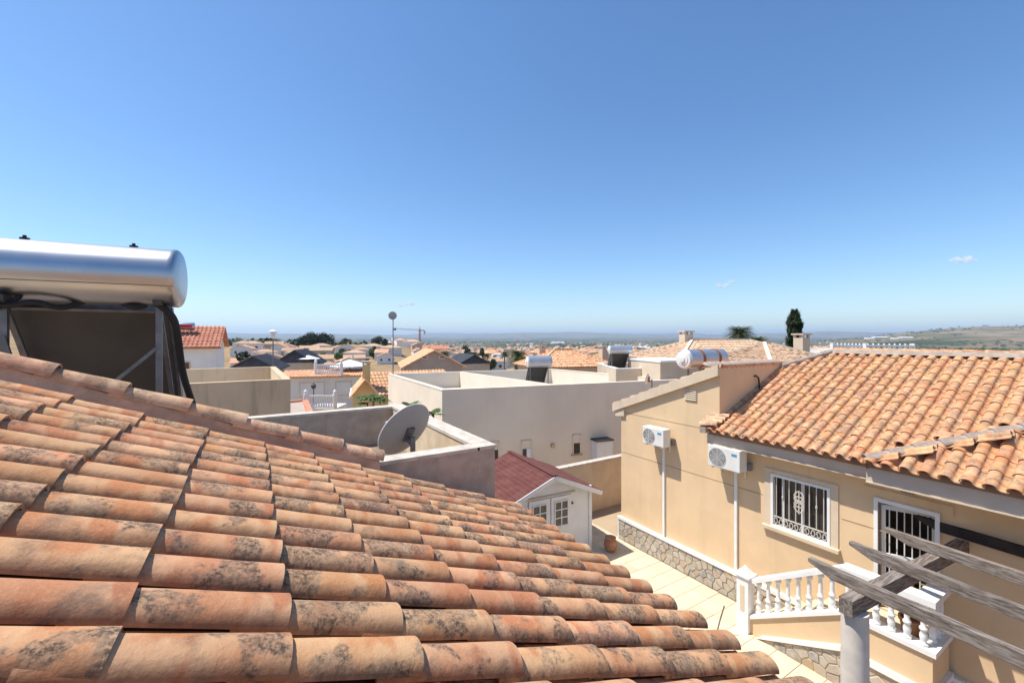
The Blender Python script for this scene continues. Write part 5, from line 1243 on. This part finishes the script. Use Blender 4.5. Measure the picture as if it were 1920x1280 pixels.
ORD = ['nearest', 'second nearest', 'third nearest', 'fourth nearest', 'fifth nearest', 'sixth nearest', 'seventh nearest']
seen = {}
for dep, px, k, o in sorted(FH, key=lambda q: q[0]):
    mk = min(MARK, key=lambda q: abs(q[0]-px)); side = 'left of' if px < mk[0]-4 else ('right of' if px > mk[0]+4 else 'straight behind')
    key = (k, mk[1], side); i = seen.get(key, 0); seen[key] = i+1
    if dep < 420 and i < len(ORD): o['label'] = ORD[i]+' '+SHORT[k]+' '+side+' '+mk[1]
    else: o['label'] = 'tiny '+SHORT[k]+' far out in the town sprawl'; o['group'] = 'tiny far town houses, '+SHORT[k]
for dep, px, kd, o in sorted(TREES, key=lambda q: q[0]):
    mk = min(MARK, key=lambda q: abs(q[0]-px)); side = 'left of' if px < mk[0]-4 else ('right of' if px > mk[0]+4 else 'straight behind')
    i = seen.get((kd, mk[1], side), 0); seen[(kd, mk[1], side)] = i+1; o['label'] = ORD[min(i, 6)]+' '+kd+' '+side+' '+mk[1]
# distant scrub and woods: one mass
def town_rest():
    rg = random.Random(91); W_ = MB(); W2_ = MB(); R1_ = MB(); R2_ = MB()
    n = 0
    while n < 1300:
        px = rg.uniform(440, 1330) if rg.random() < .8 else rg.uniform(1330, 1560); dep = math.exp(rg.uniform(math.log(330), math.log(2300))); p0 = at(px, 634, dep); n += 1
        if px < 740 and dep < 520: continue
        if mnoise.noise(Vector((p0.x/330, p0.y/330, 4))) < -.12 or any((p0.x-x)**2+(p0.y-y)**2 < 150 for x, y in placed): continue
        g = tz(p0.x, p0.y); a = R(-12)+rg.choice((0, math.pi/2))+rg.gauss(0, .15); w2, d2, h = rg.uniform(4, 7), rg.uniform(3.5, 5.5), rg.choice((3.4, 3.6, 6.0)); rz_ = rg.uniform(1.2, 1.9)
        ca, sa = math.cos(a), math.sin(a)
        def P(x, y, z): return (p0.x+x*ca-y*sa, p0.y+x*sa+y*ca, g+z)
        (W_ if rg.random() < .5 else W2_).hexa([P(-w2,-d2,-3),P(w2,-d2,-3),P(w2,d2,-3),P(-w2,d2,-3),P(-w2,-d2,h),P(w2,-d2,h),P(w2,d2,h),P(-w2,d2,h)])
        if rg.random() < .8:
            q = R1_ if rg.random() < .45 else R2_; o = .3
            q.add([P(-w2-o,-d2-o,h+.02),P(w2+o,-d2-o,h+.02),P(w2+o,d2+o,h+.02),P(-w2-o,d2+o,h+.02),P(-w2*.4,0,h+rz_),P(w2*.4,0,h+rz_)], [(0,1,5,4),(2,3,4,5),(1,2,5),(3,0,4),(3,2,1,0)])
    me = bpy.data.meshes.new('distant_town'); vs = []; fs = []; mi = []
    for i, m in enumerate((W_, W2_, R1_, R2_)):
        o = len(vs); vs += m.v; fs += [tuple(o+k for k in f) for f in m.f]; mi += [i]*len(m.f)
    me.from_pydata(vs, [], fs); me.update()
    for m in (m_whitewall, m_sandwall, m_roof_orange, m_roof_tan): me.materials.append(m)
    me.polygons.foreach_set('material_index', mi)
    tag(link('distant_town', me, None), 'dense mass of tiny pale houses on the far plain', 'town', kind='stuff')
town_rest()
def scrub():
    rg = random.Random(4); mb = MB()
    for i in range(8500):
        px = rg.uniform(380, 2000) if i % 4 else rg.uniform(-60, 400); dep = math.exp(rg.uniform(math.log(150), math.log(5200)))
        p0 = at(px, 634, dep); 
        if dep < 1500 and any((p0.x-x)**2+(p0.y-y)**2 < 60 for x, y in placed): continue
        if px > 1225 and dep < 300: continue
        if mnoise.noise(Vector((p0.x/260, p0.y/260, 9))) < -.02+(.1 if dep < 900 else 0): continue
        if px < 720 and 90 < dep < 215: continue
        g = tz(p0.x, p0.y); r_ = rg.uniform(1.7, 4.2)*(1+dep/3000); cc = Vector((p0.x, p0.y, g+r_*.55))
        if 634-(g+r_*1.5)/dep*800 < 632 and dep < 600: continue
        for _ in range(14):
            a = rg.random()*6.28; b = rg.random()**.6*1.4; q_ = cc+Vector((math.cos(a)*math.sin(b), math.sin(a)*math.sin(b), math.cos(b)*.85))*r_*rg.uniform(.7,1.05)
            u_ = Vector((rg.gauss(0,1), rg.gauss(0,1), rg.gauss(0,.6))).normalized(); v_ = u_.orthogonal().normalized(); s_ = r_*.42
            mb.poly([q_-u_*s_, q_+v_*s_*.7, q_+u_*s_, q_-v_*s_*.7])
    o = mb.build('distant_woodland', m_green_dark, flip=False); tag(o, 'dark green scrub and woods scattered over the far plain', 'woodland', kind='stuff')
scrub()
# white greenhouse sheds on the plain
for i_, (a_, b_, y, dep, lab) in enumerate(((1165, 1235, 652, 900, 'long white shed on the plain left of the square chimney'), (1035, 1060, 638.5, 2600, 'white greenhouse strip on the far plain above the hip roof'), (1640, 1730, 640, 2200, 'pale greenhouse strip below the brown hill on the right'), (1690, 1790, 643, 1900, 'second pale greenhouse strip below the brown hill, nearer'))):
    A = at(a_, y, dep); B = at(b_, y, dep); t = thing('greenhouse', lab, 'greenhouse', (A.x, A.y, tz(A.x, A.y)), 'white sheds on the plain'); zt_ = tz(A.x,A.y)+7
    d_ = (B-A).normalized(); n_ = Vector((-d_.y, d_.x, 0))*dep*.03
    MB().prism([(A.x,A.y,tz(A.x,A.y)-8),(B.x,B.y,tz(A.x,A.y)-8),(B.x+n_.x,B.y+n_.y,tz(A.x,A.y)-8),(A.x+n_.x,A.y+n_.y,tz(A.x,A.y)-8)], (0,0,zt_-tz(A.x,A.y)+6)).build('wall', m_whitewall, t)
    mb = MB(); m2 = n_*.5; zz_ = zt_-2
    mb.add([(A.x,A.y,zz_),(B.x,B.y,zz_),(B.x+m2.x,B.y+m2.y,zz_+dep*.0015),(A.x+m2.x,A.y+m2.y,zz_+dep*.0015),(B.x+n_.x,B.y+n_.y,zz_),(A.x+n_.x,A.y+n_.y,zz_)], [(0,1,2,3),(3,2,4,5)]); mb.build('roof', m_white, t, flip=False)
# tower crane
c = at(787, 640, 380); g = tz(c.x, c.y); cr = thing('tower_crane', 'slender tower crane rising over the far town', 'crane', (c.x, c.y, g))
ztop = at(0, 611, 380).z; zj = at(0, 620, 380).z
mb = MB()
for dx in (-.55,.55):
    for dy in (-.55,.55): mb.cyl((c.x+dx,c.y+dy,g), (c.x+dx,c.y+dy,zj+1), .16, n=5)
for k in range(int((zj-g)/1.6)): mb.beam((c.x-.55,c.y-.55,g+1.6*k), (c.x+.55,c.y-.55,g+1.6*k+1.6), .14, .14); mb.beam((c.x-.55,c.y+.55,g+1.6*k+1.6), (c.x+.55,c.y+.55,g+1.6*k), .14, .14)
mb.build('mast', m_red, cr); MB().cyl((c.x,c.y,zj), (c.x,c.y,ztop), .5, .15, 5).build('tower_top', m_red, cr)
A = c.copy(); A.z = zj; B = at(739, 616.5, 380); D_ = at(796, 621, 380)
mb = MB(); mb.beam(A, B, .18, .18); mb.beam(A+Vector((0,0,1.2)), B+Vector((0,0,.6)), .2, .2)
for k in range(14): mb.beam(A.lerp(B, k/14), A.lerp(B, (k+.5)/14)+Vector((0,0,1.1)), .12, .12); mb.beam(A.lerp(B, (k+.5)/14)+Vector((0,0,1.1)), A.lerp(B, (k+1)/14), .12, .12)
mb.build('jib', m_yellow_paint, cr); MB().beam(A+Vector((0,0,.6)), D_+Vector((0,0,.6)), .5, .8).build('counter_jib', m_red, cr); MB().beam(D_+Vector((0,0,.5)), D_+Vector((0,0,-2.6)), 1.1, 1.1, (1,0,0)).build('counterweight', m_greywall, cr)
# ------------------------------------------------------------------ small clouds
mc, nt, b = newmat('cloud_vapour'); nt.nodes.remove(b); vol = nd(nt, 'ShaderNodeVolumePrincipled'); vol.inputs['Color'].default_value = (1,1,1,1)
nt.links.new(vol.outputs[0], nt.nodes['Material Output'].inputs['Volume']); tcv = coords(nt)
nt.links.new(mathn(nt, 'MULTIPLY', ramp(nt, noisen(nt, tcv, .018, 4, .6), .42, .62), .03), vol.inputs['Density'])
def cloud(label, px, py, wpx, hpx, seed):
    dep = 5200; c = at(px, py, dep); rg = random.Random(seed); mb = MB(); W = wpx/800*dep; H = hpx/800*dep
    import bmesh
    bm = bmesh.new()
    for k in range(7):
        f = rg.uniform(-.5,.5); p_ = c+RT*(f*W)+Vector((0,0,(rg.uniform(-.3,.3)+f*.5)*H)); Mx = Matrix.Translation(p_-c) @ Matrix.Diagonal((W*.2, W*.2, H*.32*rg.uniform(.7,1.2), 1)); bmesh.ops.create_icosphere(bm, subdivisions=2, radius=1, matrix=Mx)
    me = bpy.data.meshes.new('cloud'); bm.to_mesh(me); bm.free(); o = link('cloud', me, mc, None, c); tag(o, label, 'cloud', 'small clouds')
cloud('small white cloud high on the right', 1808, 487, 38, 16, 1); cloud('small white cloud above the palm', 1358, 535, 26, 14, 2); cloud('thin white cloud right of the mast top', 760, 571, 34, 12, 3)
# ------------------------------------------------------------------ haze
mh, nt, b = newmat('haze_air'); nt.nodes.remove(b); vol = nd(nt, 'ShaderNodeVolumePrincipled'); vol.inputs['Color'].default_value = (.56,.75,1,1); vol.inputs['Density'].default_value = 9e-5; vol.inputs['Anisotropy'].default_value = .3
nt.links.new(vol.outputs[0], nt.nodes['Material Output'].inputs['Volume'])
hz = MB().box(-20500, 20500, -20500, 20500, -60, 330).build('haze', mh); tag(hz, 'pale blue summer haze over the plain', 'haze', kind='stuff')
